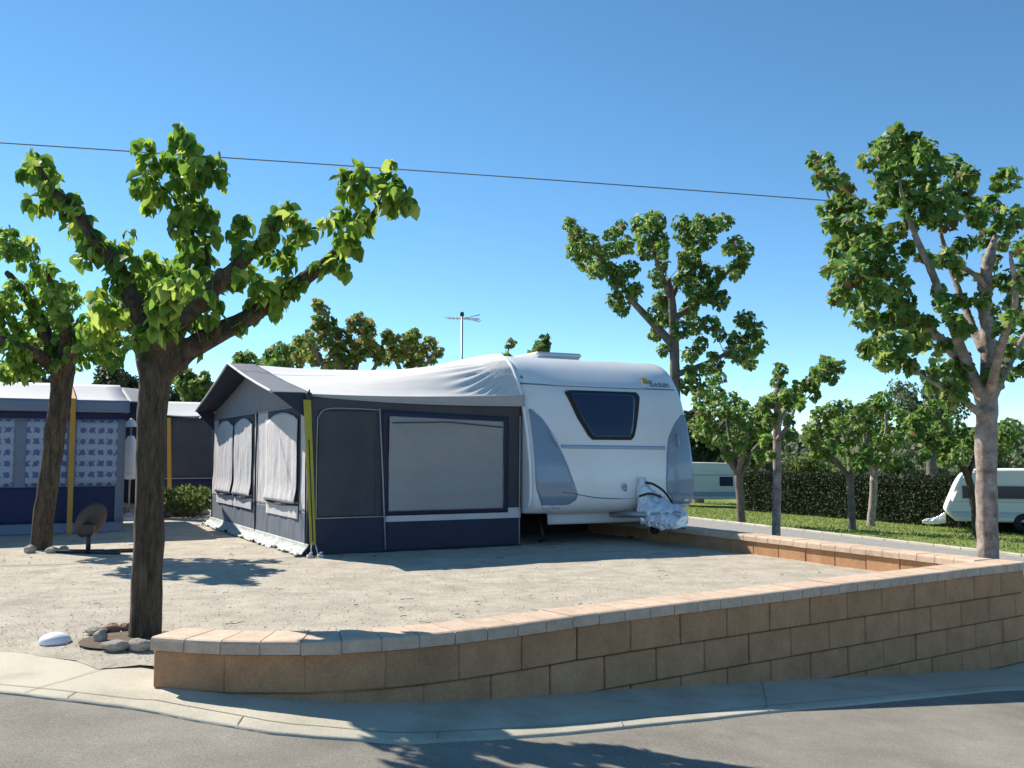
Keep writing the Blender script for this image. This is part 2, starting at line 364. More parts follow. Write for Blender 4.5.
# ---- wall line surveyed along the top front edge of the coping
CAPZ = 0.22
wl = [G(x, y, CAPZ) for x, y in ((150, 637), (210, 640.5), (278, 641.5), (350, 640), (440, 633), (520, 623.5), (600, 612.5), (760, 594), (880, 579), (1000, 565))]
d_end = (wl[-1]-wl[-4]).normalized(); wl[-1] = wl[-4]+d_end*(wl[-1]-wl[-4]).length
wl[-2] = wl[-4]+d_end*(wl[-2]-wl[-4]).length; wl[-3] = wl[-4]+d_end*(wl[-3]-wl[-4]).length
wl.append(wl[-1]+d_end*0.45)
WL = spline(wl, 10)
S = [0.0]
for a, b in zip(WL, WL[1:]): S.append(S[-1]+(b-a).length)
def wp(s):
    s = min(max(s, 0), S[-1]-1e-4)
    i = max(0, int(np.searchsorted(S, s, side='right'))-1); i = min(i, len(WL)-2)
    t = (s-S[i])/(S[i+1]-S[i]); return WL[i].lerp(WL[i+1], t)
def wn(s):                                   # unit vector into the pitch (away from the road)
    t = wp(s+0.08)-wp(max(0, s-0.08)); t.z = 0; t.normalize(); return Vector((-t.y, t.x, 0))
corner = wp(S[-1])

def block_wall(root, pos, nrm, length, ztop, depth, hgt, blen, clen, zb):
    """courses of blocks plus coping along pos(s)"""
    core = MB(); n = max(2, int(length/0.12))
    P = [pos(length*i/n) for i in range(n+1)]; Nn = [nrm(length*i/n) for i in range(n+1)]
    e0 = 0.058; vs = []; fs = []
    for p, q in zip(P, Nn):
        for off, z in ((e0, ztop-0.07), (depth-e0, ztop-0.07), (depth-e0, zb), (e0, zb)):
            vs.append(Vector((p.x, p.y, 0))+q*off+Vector((0, 0, z)))
    for i in range(n):
        for k in range(4): fs.append((i*4+k, i*4+(k+1) % 4, i*4+4+(k+1) % 4, i*4+4+k))
    fs += [(0, 1, 2, 3), (n*4, n*4+3, n*4+2, n*4+1)]
    core.add(vs, fs)
    bl = MB(); z = ztop-0.068; row = 0
    while z > zb:
        s = -blen*0.5*(row % 2)
        while s < length-0.02:
            a, b = max(0, s)+0.003, min(length, s+blen)-0.003
            if b-a > 0.06:
                pa, pb = pos(a), pos(b); t = (pb-pa); t.z = 0; L_ = t.length; t.normalize(); q = Vector((-t.y, t.x, 0))
                g = random.uniform(-0.003, 0.003)
                c = (pa+pb)/2; c = Vector((c.x, c.y, z-hgt/2))+q*(depth/2+g)
                bl.obox(c, t, q, Vector((0, 0, 1)), L_/2, depth/2-0.030, hgt/2-0.003, 0.007)
            s += blen
        z -= hgt; row += 1
    cp = MB(); s = 0.0
    while s < length-0.02:
        a, b = s+0.0035, min(length, s+clen)-0.0035
        pa, pb = pos(a), pos(b); na, nb = nrm(a), nrm(b)
        dz = random.uniform(-0.002, 0.002)
        prof = [(0.0, -0.068), (0.0, -0.018), (0.006, -0.006), (0.018, 0.0), (depth-0.018, 0.0), (depth-0.006, -0.006), (depth, -0.018), (depth, -0.068)]
        vs = []
        for p, q in ((pa, na), (pb, nb)):
            for o_, h in prof: vs.append(Vector((p.x, p.y, ztop+h+dz))+q*o_)
        k = len(prof)
        fs = [tuple(range(k)), tuple(range(k, 2*k))[::-1]]+[(i, (i+1) % k, k+(i+1) % k, k+i) for i in range(k)]
        cp.add(vs, fs); s += clen
    core.build('mortar_core', M['mortar'], root); bl.build('block_courses', M['block'], root); cp.build('coping', M['coping'], root)
    # grout bed just under the coping faces
    gr = MB(); vs = []; fs = []
    for p, q in zip(P, Nn):
        for off, zz in ((0.006, ztop-0.010), (depth-0.006, ztop-0.010), (depth-0.006, ztop-0.064), (0.006, ztop-0.064)):
            vs.append(Vector((p.x, p.y, zz))+q*off)
    for i in range(n):
        for k in range(4): fs.append((i*4+k, i*4+(k+1) % 4, i*4+4+(k+1) % 4, i*4+4+k))
    fs += [(0, 1, 2, 3), (n*4, n*4+3, n*4+2, n*4+1)]
    gr.add(vs, fs); gr.build('grout_bed', M['grout'], root)

fw = thing('block_wall', 'curved tan block retaining wall with pink coping along the front of the gravel pitch', 'wall')
block_wall(fw, wp, wn, S[-1], CAPZ, 0.30, 0.20, 0.42, 0.205, -0.95)
bw = thing('block_wall', 'straight low block wall with pale coping between the gravel pitch and the back lane', 'wall')
b0 = corner+wn(S[-1])*0.303
bpos = lambda s: b0+UX*s
bn = lambda s: -VX
blen_ = 15.0
block_wall(bw, lambda s: b0+UX*s, lambda s: Vector((-VX.x, -VX.y, 0)), blen_, CAPZ, 0.28, 0.20, 0.42, 0.205, -0.95)

# ---- gravel pitch (z = 0) : in front bounded by the wall, right by the back wall
left_edge = [G(x, y) for x, y in ((165, 664), (130, 661), (100, 663), (70, 657), (48, 654), (22, 649))]
le = sorted([(p.x, p.y) for p in left_edge]); le = [(-60, 25), (-20, 12.2), (-8, 7.55), (-5, 6.5), (-3.6, 5.95)]+le
wf = [(wp(s).x, wp(s).y+0.12) for s in np.linspace(0.1, S[-1], 60)]
fx = [p for p in le if p[0] < wf[0][0]-0.02]+wf
FX = np.array([p[0] for p in fx]); FY = np.array([p[1] for p in fx])
def front_y(x): return float(np.interp(x, FX, FY))
def back_y(x): return min(70.0, b0.y+0.1+(b0.x-0.12-x)*(UX.y/-UX.x)+0.0)
def pitch():
    mb = MB(); xs = list(np.arange(-60, -8, 2.0))+list(np.arange(-8, -4, 0.25))+list(np.arange(-4, b0.x-0.13, 0.1))+[b0.x-0.13]
    ts = [0]+[(k/60)**1.7 for k in range(1, 61)]
    vs = []; m_ = len(ts)
    for x in xs:
        f = front_y(x); b = max(f+0.02, back_y(x))
        for i, t in enumerate(ts):
            y = f+(b-f)*t
            if i == 0 and x < -1.95: y += 0.10*mnoise.noise(Vector((x*3.3, 0, 1)))+0.05*mnoise.noise(Vector((x*9, 0, 1)))
            z = 0.012*mnoise.noise(Vector((x*1.3, y*1.3, 0)))+0.006*mnoise.noise(Vector((x*5, y*5, 2)))
            if x < -1.9: z = z*min(1, (y-f)/0.5)-0.021*max(0, 1-(y-f)/0.45)
            vs.append((x, y, z))
    fs = [(i*m_+j, (i+1)*m_+j, (i+1)*m_+j+1, i*m_+j+1) for i in range(len(xs)-1) for j in range(m_-1)]
    mb.add(vs, fs, True); return mb
tag(pitch().build('gravel_pitch', M['gravel']), kind='structure')
def gmat(): pass

# loose stones
def pebbles(n=7000):
    me_v = []; me_f = []
    T = np.array([(0, 0, 1), (1, 0, 0), (0, 1, 0), (-1, 0, 0), (0, -1, 0)], float); Tf = [(0, 1, 2), (0, 2, 3), (0, 3, 4), (0, 4, 1)]
    k = 0
    while k < n:
        x = random.uniform(-6, 4.3); y = 4.8+8*random.random()**1.7
        if y < front_y(x)+(0.22 if x > -1.9 else 0.1) or y > back_y(x)-0.1: continue
        r = random.choice((0.003, 0.004, 0.004, 0.005, 0.006))*(1+0.5*random.random()); a = random.random()*6.28
        c, s = math.cos(a), math.sin(a); o = len(me_v)
        for t in T*np.array([r*random.uniform(.8, 1.5), r, r*0.6]): me_v.append((x+t[0]*c-t[1]*s, y+t[0]*s+t[1]*c, t[2]+0.002+0.012*mnoise.noise(Vector((x*1.3, y*1.3, 0)))+0.006*mnoise.noise(Vector((x*5, y*5, 2)))))
        me_f += [tuple(i+o for i in f) for f in Tf]; k += 1
    mb = MB(); mb.add(me_v, me_f); return mb
tag(pebbles().build('loose_gravel', M['pebble'], fix=False), 'loose pale stones scattered over the gravel pitch', 'gravel', kind='stuff')

# twigs and fallen leaves
lt = MB()
for i in range(170):
    x = random.uniform(-6, 4); y = 5+7.5*random.random()**1.4
    if y < front_y(x)+0.3 or y > back_y(x)-0.2: continue
    a = random.random()*6.28; z = 0.012*mnoise.noise(Vector((x*1.3, y*1.3, 0)))+0.012
    if random.random() < 0.4:
        l = random.uniform(.03, .10); d = Vector((math.cos(a), math.sin(a), 0))*l; lt.tube([Vector((x, y, z)), Vector((x, y, z+.004))+d*.5+Vector((d.y, -d.x, 0))*.15, Vector((x, y, z))+d], 0.0025, 5)
    else:
        r_ = random.uniform(.012, .03); lt.add([Vector((x+r_*math.cos(a+k*1.57)*(1 if k % 2 else .6), y+r_*math.sin(a+k*1.57)*(1 if k % 2 else .6), z+random.uniform(0, .012))) for k in range(4)], [(0, 1, 2, 3)])
tag(lt.build('leaf_litter', M['litter'], fix=False), 'dry leaves and twigs scattered thinly over the gravel pitch', 'litter', kind='stuff')
# ---- road in front, pavement between
ep = [(22, 695, -.03), (150, 711, -.03), (270, 727, -.03), (400, 735, -.07), (550, 728, -.15), (700, 717, -.26), (856, 701, -.39), (1000, 685, -.54)]
fall = lambda x: 0.05*sm(-2.7, -1.5, x)-0.038*sm(-0.2, 1.6, x)
E_ = [G(x, y, z-fall(G(x, y, z).x)) for x, y, z in ep]
ed = [(-60, 27.0), (-20, 11.6), (-8, 6.72), (-5, 5.6), (-3.6, 5.12)]+[(p.x, p.y) for p in E_]
q = E_[-1]; ed += [(q.x+k*VX.x, q.y+k*VX.y) for k in (1, 3, 8, 20, 60)]
EXs = np.array([p[0] for p in ed]); EYs = np.array([p[1] for p in ed])
def edge_y(x): return float(np.interp(x, EXs, EYs))
def strip(x0, x1, ya, yb, dz, nx, ny, dzf=None):
    mb = MB()
    def fn(a, b):
        x = x0+(x1-x0)*a; y = ya(x)+(yb(x)-ya(x))*b
        return (x, y, terrain(x, y)+(dz if dzf is None else dzf(b)))
    mb.grid(fn, nx, ny); return mb
# asphalt
rd = MB()
xs = list(np.arange(-60, -6, 3.0))+list(np.arange(-6, 6, 0.15))+list(np.arange(6, 45, 3.0))
ts = [0, .02, .05, .1, .15, .2, .3, .5, .75, 1]
vs = [(x, edge_y(x)-9.0*t, terrain(x, edge_y(x)-9.0*t)-0.006-fall(x)) for x in xs for t in ts]
rd.add(vs, [(i*10+j, (i+1)*10+j, (i+1)*10+j+1, i*10+j+1) for i in range(len(xs)-1) for j in range(9)], True)
tag(rd.build('road', M['asphalt']), kind='structure')
# pavement slab with a small kerb drop to the asphalt
pv = MB()
def pave_in(x):
    if x < wp(0).x+0.02: return front_y(x)+0.35
    if x < corner.x: return front_y(x)
    return edge_y(x)+1.0
xs = list(np.arange(-60, -6, 3.0))+list(np.arange(-6, 6, 0.1))+list(np.arange(6, 45, 3.0))
rows = [(0, -0.03), (0.0, 0.002), (0.03, 0.006), (0.2, 0.008), (0.5, 0.008), (0.8, 0.008), (1.0, 0.008)]
vs = []
for x in xs:
    a, b = edge_y(x)+0.012*mnoise.noise(Vector((x*5, 3, 0))), pave_in(x)
    for t, dz in rows:
        y = a+(b-a)*t; vs.append((x, y, terrain(x, y)+dz-fall(x)*(1-t)**1.3))
k = len(rows)
pv.add(vs, [(i*k+j, (i+1)*k+j, (i+1)*k+j+1, i*k+j+1) for i in range(len(xs)-1) for j in range(k-1)], True)
tag(pv.build('pavement', M['concrete']), kind='structure')
# expansion cracks across the pavement
ck = MB()
for xc in (-2.45, 1.5):
    p0 = Vector((xc, edge_y(xc)+0.02, 0)); p1 = Vector((xc+0.22, pave_in(xc+0.22)-(0.3 if xc < -2 else 0.02), 0))
    pts = []
    for i in range(9):
        p = p0.lerp(p1, i/8); p.x += random.uniform(-.005, .005); p.z = terrain(p.x, p.y)+0.0115-fall(p.x)*(1-i/8)**1.3; pts.append(p)
    for a, b in zip(pts, pts[1:]):
        d = Vector((0.0025, -0.001, 0)); ck.add([a-d, a+d, b+d, b-d], [(0, 1, 2, 3)])
for x in np.arange(-5, 4.6, 0.12):
    q_ = []
    for xx in (x, x+0.12):
        a, b = edge_y(xx), pave_in(xx); t = 0.115/(b-a)
        for o_ in (-.003, .003): q_.append(Vector((xx, a+(b-a)*t+o_, terrain(xx, a+(b-a)*t)+0.0105-fall(xx)*(1-t)**1.3)))
    ck.add(q_, [(0, 1, 3, 2)])
for x in np.arange(-5, 4.6, 0.93):
    a, b = edge_y(x), pave_in(x); t = 0.115/(b-a); q_ = []
    for f_ in (0.02, t):
        for o_ in (-.003, .003): q_.append(Vector((x+o_, a+(b-a)*f_, terrain(x, a+(b-a)*f_)+0.0105-fall(x)*(1-f_)**1.3)))
    ck.add(q_, [(0, 1, 3, 2)])
tag(ck.build('pavement_joint', M['joint']), kind='structure')
# ---- lane behind the pitch
K0 = G(690, 514.5, -0.69); K1 = G(1000, 553, -0.69); KD = (K1-K0); KD.z = 0; KL = KD.length; KD.normalize(); KN = Vector((-KD.y, KD.x, 0))
ln = MB()
def lane_fn(a, b):
    p = b0+UX*(-12+75*a)+VX*0.07; q = K0+KD*(KL+14-75*a)
    p = p.lerp(q, b); return (p.x, p.y, terrain(p.x, p.y)+0.012)
ln.grid(lane_fn, 100, 10)
tag(ln.build('lane', M['asphalt_pale']), kind='structure')
kb = MB()
for i in range(100):
    m_ = K0+KD*(KL+14-75*(i+.5)/100)+KN*0.06; m_.z = terrain(m_.x, m_.y)-0.05
    kb.obox(m_, KD, KN, Vector((0, 0, 1)), 0.372, 0.06, 0.11, 0.012)
tag(kb.build('kerb', M['concrete'], fix=False), kind='structure')
# grass on the lawn as blades
def blades(n=26000):
    P = []
    while len(P) < n:
        p = K0+KD*random.uniform(-25, KL+8)+KN*random.uniform(0.15, 13) 
        if p.y < 14 or abs(p.x/p.y) > 0.66: continue
        P.append((p.x, p.y, terrain(p.x, p.y)-0.02))
    P = np.array(P); a = rng.uniform(0, 6.28, n); h = rng.uniform(0.03, 0.075, n); wd = rng.uniform(0.012, 0.03, n)
    v = np.zeros((n, 3, 3)); dx = np.stack([np.cos(a), np.sin(a), 0*a], 1)*wd[:, None]
    v[:, 0] = P-dx; v[:, 1] = P+dx; v[:, 2] = P+np.stack([rng.uniform(-.04, .04, n), rng.uniform(-.04, .04, n), h], 1)
    return raw_mesh('lawn_grass', v.reshape(-1, 3), np.arange(n*3).reshape(-1, 3), M['blade'])
def raw_mesh(name, V, T, m, parent=None):
    me = bpy.data.meshes.new(name); nf = len(T)
    me.vertices.add(len(V)); me.vertices.foreach_set('co', np.asarray(V, np.float32).ravel())
    me.loops.add(nf*3); me.loops.foreach_set('vertex_index', np.asarray(T, np.int32).ravel())
    me.polygons.add(nf); me.polygons.foreach_set('loop_start', np.arange(0, nf*3, 3, dtype=np.int32))
    me.update(calc_edges=True); me.validate(); me.materials.append(m)
    o = bpy.data.objects.new(name, me); COL.objects.link(o)
    if parent is not None: o.parent = parent
    return o
tag(blades(), 'sunlit mown grass beyond the lane in front of the hedge', 'grass', kind='stuff')

# ------------------------------------------------------------------ foliage
HEART = (np.array([(0, 0, 0), (-.30, .10, .05), (-.40, .38, .07), (-.24, .72, .02), (0, 1, -.12), (.24, .72, .02), (.40, .38, .07), (.30, .10, .05), (0, .48, -.03)]),
         [(0, 8, 1), (1, 8, 2), (2, 8, 3), (3, 8, 4), (4, 8, 5), (5, 8, 6), (6, 8, 7), (7, 8, 0)])
PALM = (np.array([(0, 0, 0), (-.36, -.06, .03), (-.46, .16, .04), (-.60, .42, .05), (-.40, .54, .03), (-.34, .82, 0), (-.16, .78, 0), (0, 1.05, -.12), (.16, .78, 0), (.34, .82, 0), (.40, .54, .03), (.60, .42, .05), (.46, .16, .04), (.36, -.06, .03), (0, .38, -.04)]),
        [(i, 14, i+1) for i in range(13)]+[(13, 14, 0)])
SMALL = (np.array([(0, 0, 0), (-.34, .45, .08), (0, 1, -.06), (.34, .45, .08), (0, .5, -.02)]), [(0, 4, 1), (1, 4, 2), (2, 4, 3), (3, 4, 0)])
CB = 1.12
def leaves(clumps, size, tmpl, droop=0.9, dens=2.2, flat=1.0):
    """clumps: (centre, radius) in metres -> vertices, triangles"""
    C, O = [], []
    for c, r in clumps:
        n = max(5, int(dens*math.pi*r*r/(0.3*size*size)))
        d = rng.normal(size=(n, 3)); d /= np.linalg.norm(d, axis=1)[:, None]
        rad = r*rng.uniform(0.25, 1.0, n)**0.55
        r = r*CB
        C.append(np.array(c)+d*rad[:, None]*np.array([1, 1.25, flat])); O.append(d)
    C = np.concatenate(C); O = np.concatenate(O); n = len(C)
    dirv = O*0.7+rng.normal(size=(n, 3))*0.45; dirv[:, 2] -= droop
    dirv /= np.linalg.norm(dirv, axis=1)[:, None]
    nn = O*0.6+rng.normal(size=(n, 3))*0.55; nn[:, 2] += 0.45
    nn -= dirv*(nn*dirv).sum(1)[:, None]; nn /= np.linalg.norm(nn, axis=1)[:, None]
    sd_ = np.cross(dirv, nn); s = size*rng.uniform(0.45, 1.25, n)
    T, Fc = tmpl; Fc = np.array(Fc); k = len(T)
    curl = rng.uniform(0.5, 2.6, n)
    V = (C-dirv*s[:, None]*0.35)[:, None, :]+s[:, None, None]*(T[None, :, 0:1]*sd_[:, None]+T[None, :, 1:2]*dirv[:, None]+T[None, :, 2:3]*curl[:, None, None]*nn[:, None])
    tri = (Fc[None]+(np.arange(n)*k)[:, None, None]).reshape(-1, 3)
    return V.reshape(-1, 3), tri

def tree(name, label, base, limbs, clumps, leaf, tmpl, lm, bm, dens=2.2, droop=0.9, remesh=0.0, twigs=True, group=None, flat=1.0, jit=0.04, knob=0.0):
    """limbs: list of (points, radii) in world metres; clumps: (centre, radius)"""
    root = thing(name, label, 'tree', base, 0, group)
    mb = MB(); B = Vector(base)
    for pts, rad in limbs:
        pp = spline([Vector(p)-B for p in pts], 5); L_ = len(pp)
        rr = np.interp(np.linspace(0, 1, L_), np.linspace(0, 1, len(rad)), rad)
        rr = [r*(1+knob*mnoise.noise(p*7)) for r, p in zip(rr, pp)]
        pp = [p+Vector((mnoise.noise(p*4+Vector((9, 0, 0))), mnoise.noise(p*4), 0))*r*0.14 for p, r in zip(pp, rr)]
        mb.tube(pp, rr, 10 if rad[0] > 0.03 else 6, jit=jit)
    if remesh:
        for pts, rad in limbs[1:]:
            pp = spline([Vector(p)-B for p in pts], 5); L_ = len(pp)
            rr = np.interp(np.linspace(0, 1, L_), np.linspace(0, 1, len(rad)), rad)
            for i in range(2, L_-1):
                if random.random() < 0.35:
                    t_ = (pp[i+1]-pp[i-1]).normalized(); o_ = t_.orthogonal().normalized(); o_.rotate(Matrix.Rotation(random.random()*6.28, 3, t_))
                    r_ = rr[i]; d_ = (o_+t_*0.5).normalized()
                    mb.tube([pp[i]+o_*r_*0.4, pp[i]+d_*r_*1.15, pp[i]+d_*r_*1.5], [r_*0.6, r_*0.45, r_*0.32], 8)
    if twigs:
        ends = [Vector(p)-B for pts, rad in limbs for p in spline(pts, 4)[2:]]
        for c, r in clumps:
            c = Vector(c)-B
            q = min(ends, key=lambda e: (e-c).length)
            if 0.02 < (q-c).length < 0.9:
                mid = q.lerp(c, 0.5)+Vector((0, 0, 0.02)); mb.tube([q, mid, c], [leaf*0.09, leaf*0.06, leaf*0.03], 5)
    t = mb.build('trunk', bm, root, fix=False)
    if remesh:
        md = t.modifiers.new('blend', 'REMESH'); md.mode = 'VOXEL'; md.voxel_size = remesh; md.use_smooth_shade = True
        md = t.modifiers.new('soften', 'SMOOTH'); md.iterations = 3; md.factor = 0.5
    V, T = leaves([(Vector(c)-B, r) for c, r in clumps], leaf, tmpl, droop, dens, flat)
    raw_mesh('crown', V, T, lm, root)
    return root
def px_tree(name, label, Y, base_px, limbs, clumps, leaf, tmpl, lm, bm, ground_z=0.0, spread=0.25, rs=1.0, along=0.55, asc=0.8, **kw):
    k = Y/F
    base = D(*base_px, Y); base.z = ground_z
    LM = []
    for pts, rad in limbs:
        LM.append(([D(p[0], p[1], Y+(p[2] if len(p) > 2 else 0)) for p in pts], [r*k for r in rad]))
    LM[0] = ([Vector((base.x, base.y, ground_z-0.15))]+LM[0][0], [LM[0][1][0]*1.3]+LM[0][1])
    CL = []
    if along:
        for pts, rad in limbs[1:]:
            q = spline([Vector((p[0], p[1], p[2] if len(p) > 2 else 0)) for p in pts], 4)
            for p in q[2:]:
                if random.random() < along:
                    CL.append((D(p.x+random.uniform(-7, 7)*asc, p.y+random.uniform(-5, 7)*asc, Y+p.z+random.uniform(-.5, .5)*spread), random.uniform(5.5, 9)*asc*k))
    for c in clumps:
        dy = c[3] if len(c) > 3 else random.uniform(-spread, spread)
        CL.append((D(c[0], c[1], Y+dy), c[2]*k*rs))
    return tree(name, label, base, LM, CL, leaf, tmpl, lm, bm, **kw)

# front left mulberry
px_tree('mulberry_tree', 'pollarded tree with dark rough trunk and drooping leaves at the left end of the wall', 6.13, (145, 640),
    [([(145, 636), (148, 560), (150, 480), (152, 420), (154, 385), (155, 362)], [16, 15, 14.2, 14.5, 16, 18]),
     ([(154, 380), (185, 352), (222, 331), (248, 318, .05), (285, 292, .1), (320, 268, .12), (345, 245, .15), (362, 228, .15), (378, 208, .15)], [14, 12, 10.5, 9.5, 8, 7, 6, 5, 3.5]),
     ([(156, 368), (175, 328, -.1), (205, 296, -.2), (235, 268, -.25), (265, 238, -.3), (284, 216, -.3), (300, 228, -.3), (325, 227, -.2)], [13, 11, 9.5, 7.5, 5.5, 4, 2.2, 1.6]),
     ([(152, 362), (163, 315, .15), (182, 275, .25), (188, 240, .3), (195, 195, .3), (202, 160, .3)], [12, 9, 7, 6, 5, 3]),
     ([(205, 290, .2), (208, 265, .3), (204, 235, .3)], [3, 4, 2]),
     ([(185, 215, .3), (168, 192, .2), (150, 178, .15)], [2.2, 1.8, 1.2]),
     ([(150, 366), (142, 325, -.05), (124, 282, -.1), (108, 258, -.15), (92, 236, -.2), (74, 208, -.2), (52, 190, -.2), (40, 168, -.2)], [13, 10, 8.5, 7.5, 6, 5, 4, 2.5]),
     ([(148, 350), (128, 325, .3), (105, 322, .5), (88, 332, .6)], [7, 6, 5, 3]),
     ([(155, 355), (165, 325, -.4), (172, 300, -.8), (180, 285, -1.0)], [8, 7, 5.5, 4]),
     ([(152, 360), (140, 335, .5), (150, 300, .8), (160, 280, 1.0)], [8, 7, 5.5, 4])],
    [(143,148,9),(150,165,11),(140,185,10),(153,195,10),(148,205,8),(180,140,11),(175,160,12),(190,155,13),(185,180,13),(200,175,14),(215,165,9),(222,180,9),
     (195,205,13),(182,212,9),(205,215,11),(180,235,9),(210,235,9),(190,252,9),(178,222,8),(183,128,5),
     (33,158,7),(30,172,8),(42,168,10),(52,178,9),(36,205,9),(50,207,9),(62,203,8),(72,215,11),(80,232,13),(92,245,11),(85,262,8),(75,200,6),(105,255,8),(120,250,10),
     (128,268,12),(140,278,12),(152,262,8),(118,285,9),(135,295,13),(100,300,11),(125,310,13),(150,300,11),(165,290,8),(110,318,11),(145,320,11),(128,236,6),
     (170,275,10),(160,335,9),(175,320,11),(195,320,9),(190,285,9),(205,275,8),(215,300,8),(140,340,10),(158,305,10),(180,300,9),
     (245,225,10),(235,235,7),(285,212,11),(270,225,8),(290,222,8),(262,245,9),(275,260,9),(290,245,8),(297,240,6),(265,290,13),(255,305,12),(275,305,11),(250,275,8),(285,285,8),(290,265,7),(240,280,7),(213,318,8),(204,338,6),(225,290,6),
     (345,180,10),(360,175,9),(375,185,11),(390,180,10),(400,195,11),(385,200,12),(408,205,8),(395,210,8),(345,195,9),(358,195,8),(332,218,7),(345,220,10),(355,225,7),(340,240,9),(350,250,8),(335,265,8),(345,272,7),(362,212,7),(393,165,6),
     (170,295,14,-.8),(185,285,12,-1.0),(160,310,12,-.7),(150,285,14,.9),(165,270,12,1.0),(90,330,11,.6),(105,325,11,.5)],
    0.096, HEART, M['leaf'], M['bark'], remesh=0.014, spread=0.16, droop=1.1, along=0.8, asc=0.95, rs=1.12, dens=3.8, knob=0.12)

# second left mulberry
px_tree('mulberry_tree', 'leaning leafy tree in front of the blue and white awning with an ochre strap', 11.74, (40, 550),
    [([(41, 546), (46, 500), (53, 450), (59, 405), (64, 368)], [10.5, 10, 10, 10.5, 12]),
     ([(63, 372), (50, 342), (36, 312), (22, 290), (6, 272)], [9, 7, 6, 5, 3]),
     ([(64, 368), (80, 346, .3), (100, 332, .5), (118, 320, .6)], [8, 6, 5, 3]),
     ([(63, 366), (66, 332, -.4), (60, 302, -.7), (46, 272, -.8)], [7, 6, 5, 3]),
     ([(62, 376), (40, 356, -.5), (15, 345, -.8), (-8, 335, -.9)], [8, 6, 5, 3]),
     ([(64, 370), (75, 350, -.6), (90, 340, -1.0)], [6, 5, 3])],
    [(30,245,9),(28,262,9),(15,250,10),(40,285,10),(42,275,8),(55,300,10),(70,300,9),(72,290,7),(50,315,11),(35,320,11),(60,325,10),(75,330,11),(88,322,9),(30,345,12),(45,350,11),(20,360,12),
     (85,340,10),(95,352,11),(80,362,9),(105,345,9),(30,372,10),(10,330,14),(8,300,12),(8,372,11),(110,335,8),(112,360,9),(5,240,12),(120,345,9),(-15,340,16),(-12,310,16),(-20,280,14),(98,330,9),(70,345,10)],
    0.112, HEART, M['leaf'], M['bark'], remesh=0.022, spread=0.6, droop=1.0, along=0.7, asc=0.9, rs=1.12, dens=3.4, knob=0.1)

# right tree
RT = 8.95
px_tree('plane_tree', 'tall leafy tree with pale smooth trunk at the right end of the wall', RT, (989, 640),
    [([(989, 620), (988, 540), (986, 480), (986, 430), (986, 395)], [11, 10.5, 10.3, 10.3, 11.5]),
     ([(988, 400), (988, 350), (985, 310), (986, 280), (988, 262), (996, 235)], [9.5, 7, 6.5, 6, 6, 3]),
     ([(984, 400), (964, 355, -.1), (947, 312, -.2), (931, 270, -.2), (915, 235, -.2), (903, 200, -.2), (898, 165, -.2)], [7, 5.5, 4.8, 4, 3.2, 2.4, 1.5]),
     ([(983, 398), (948, 347, .2), (918, 320, .3), (890, 298, .4), (862, 268, .4), (840, 225, .4), (822, 180, .4)], [6.5, 5, 4, 3.4, 2.6, 2, 1.2]),
     ([(982, 350), (962, 300, .3), (948, 258, .4), (940, 225, .4), (945, 190, .4)], [4.5, 3.8, 3, 2.2, 1.5]),
     ([(982, 415), (958, 397, -.4), (925, 378, -.6)], [4.5, 3, 1.8]),
     ([(986, 290), (975, 275, -.2), (950, 262, -.3)], [4, 3, 2]),
     ([(988, 405), (1010, 360, .2), (1035, 320, .3), (1055, 270, .4)], [6, 5, 3.5, 2.2]),
     ([(988, 400), (1000, 350, -.5), (1015, 300, -.9), (1010, 250, -1.0)], [5.5, 4.5, 3.2, 2])],
    [(895,140,13),(912,145,12),(880,150,10),(870,160,9),(925,150,10),(900,165,15),(930,170,14),(950,165,11),(965,175,11),(960,195,13),(940,200,15),(915,190,14),(890,195,12),(880,180,10),(915,215,12),(945,220,12),(970,205,10),(978,218,9),
     (815,160,8),(825,165,9),(835,180,10),(845,190,9),(822,180,8),(840,205,11),(855,205,9),(835,225,12),(855,225,12),(870,235,11),(840,250,13),(860,250,13),(880,245,11),(835,270,11),(850,275,14),(870,270,14),(890,265,12),(840,295,10),(855,300,13),
     (875,295,13),(900,285,11),(865,320,11),(880,325,12),(900,315,12),(875,345,12),(895,345,13),(915,340,11),(885,362,10),(905,365,11),(865,350,8),(925,325,10),(935,345,10),(945,310,7),(958,300,7),(895,232,10),(908,250,8),(965,245,9),(985,238,10),
     (990,205,10),(992,262,9),(962,330,7),(940,370,10),(955,385,11),(965,378,10),(935,385,9),(950,402,8),(878,210,9),(905,300,9),
     (1010,220,14),(1030,250,15),(1015,280,14),(1040,290,15),(1055,260,15),(1020,320,13),(1045,330,13),(1005,180,12),(1060,300,13),(1010,350,11),(1030,365,11),(1070,275,11)],
    0.076, PALM, M['leaf_plane'], M['bark_pale'], ground_z=-0.62, spread=0.6, droop=0.45, along=0.5, asc=1.1, rs=1.14, dens=2.6, remesh=0.016, knob=0.10)

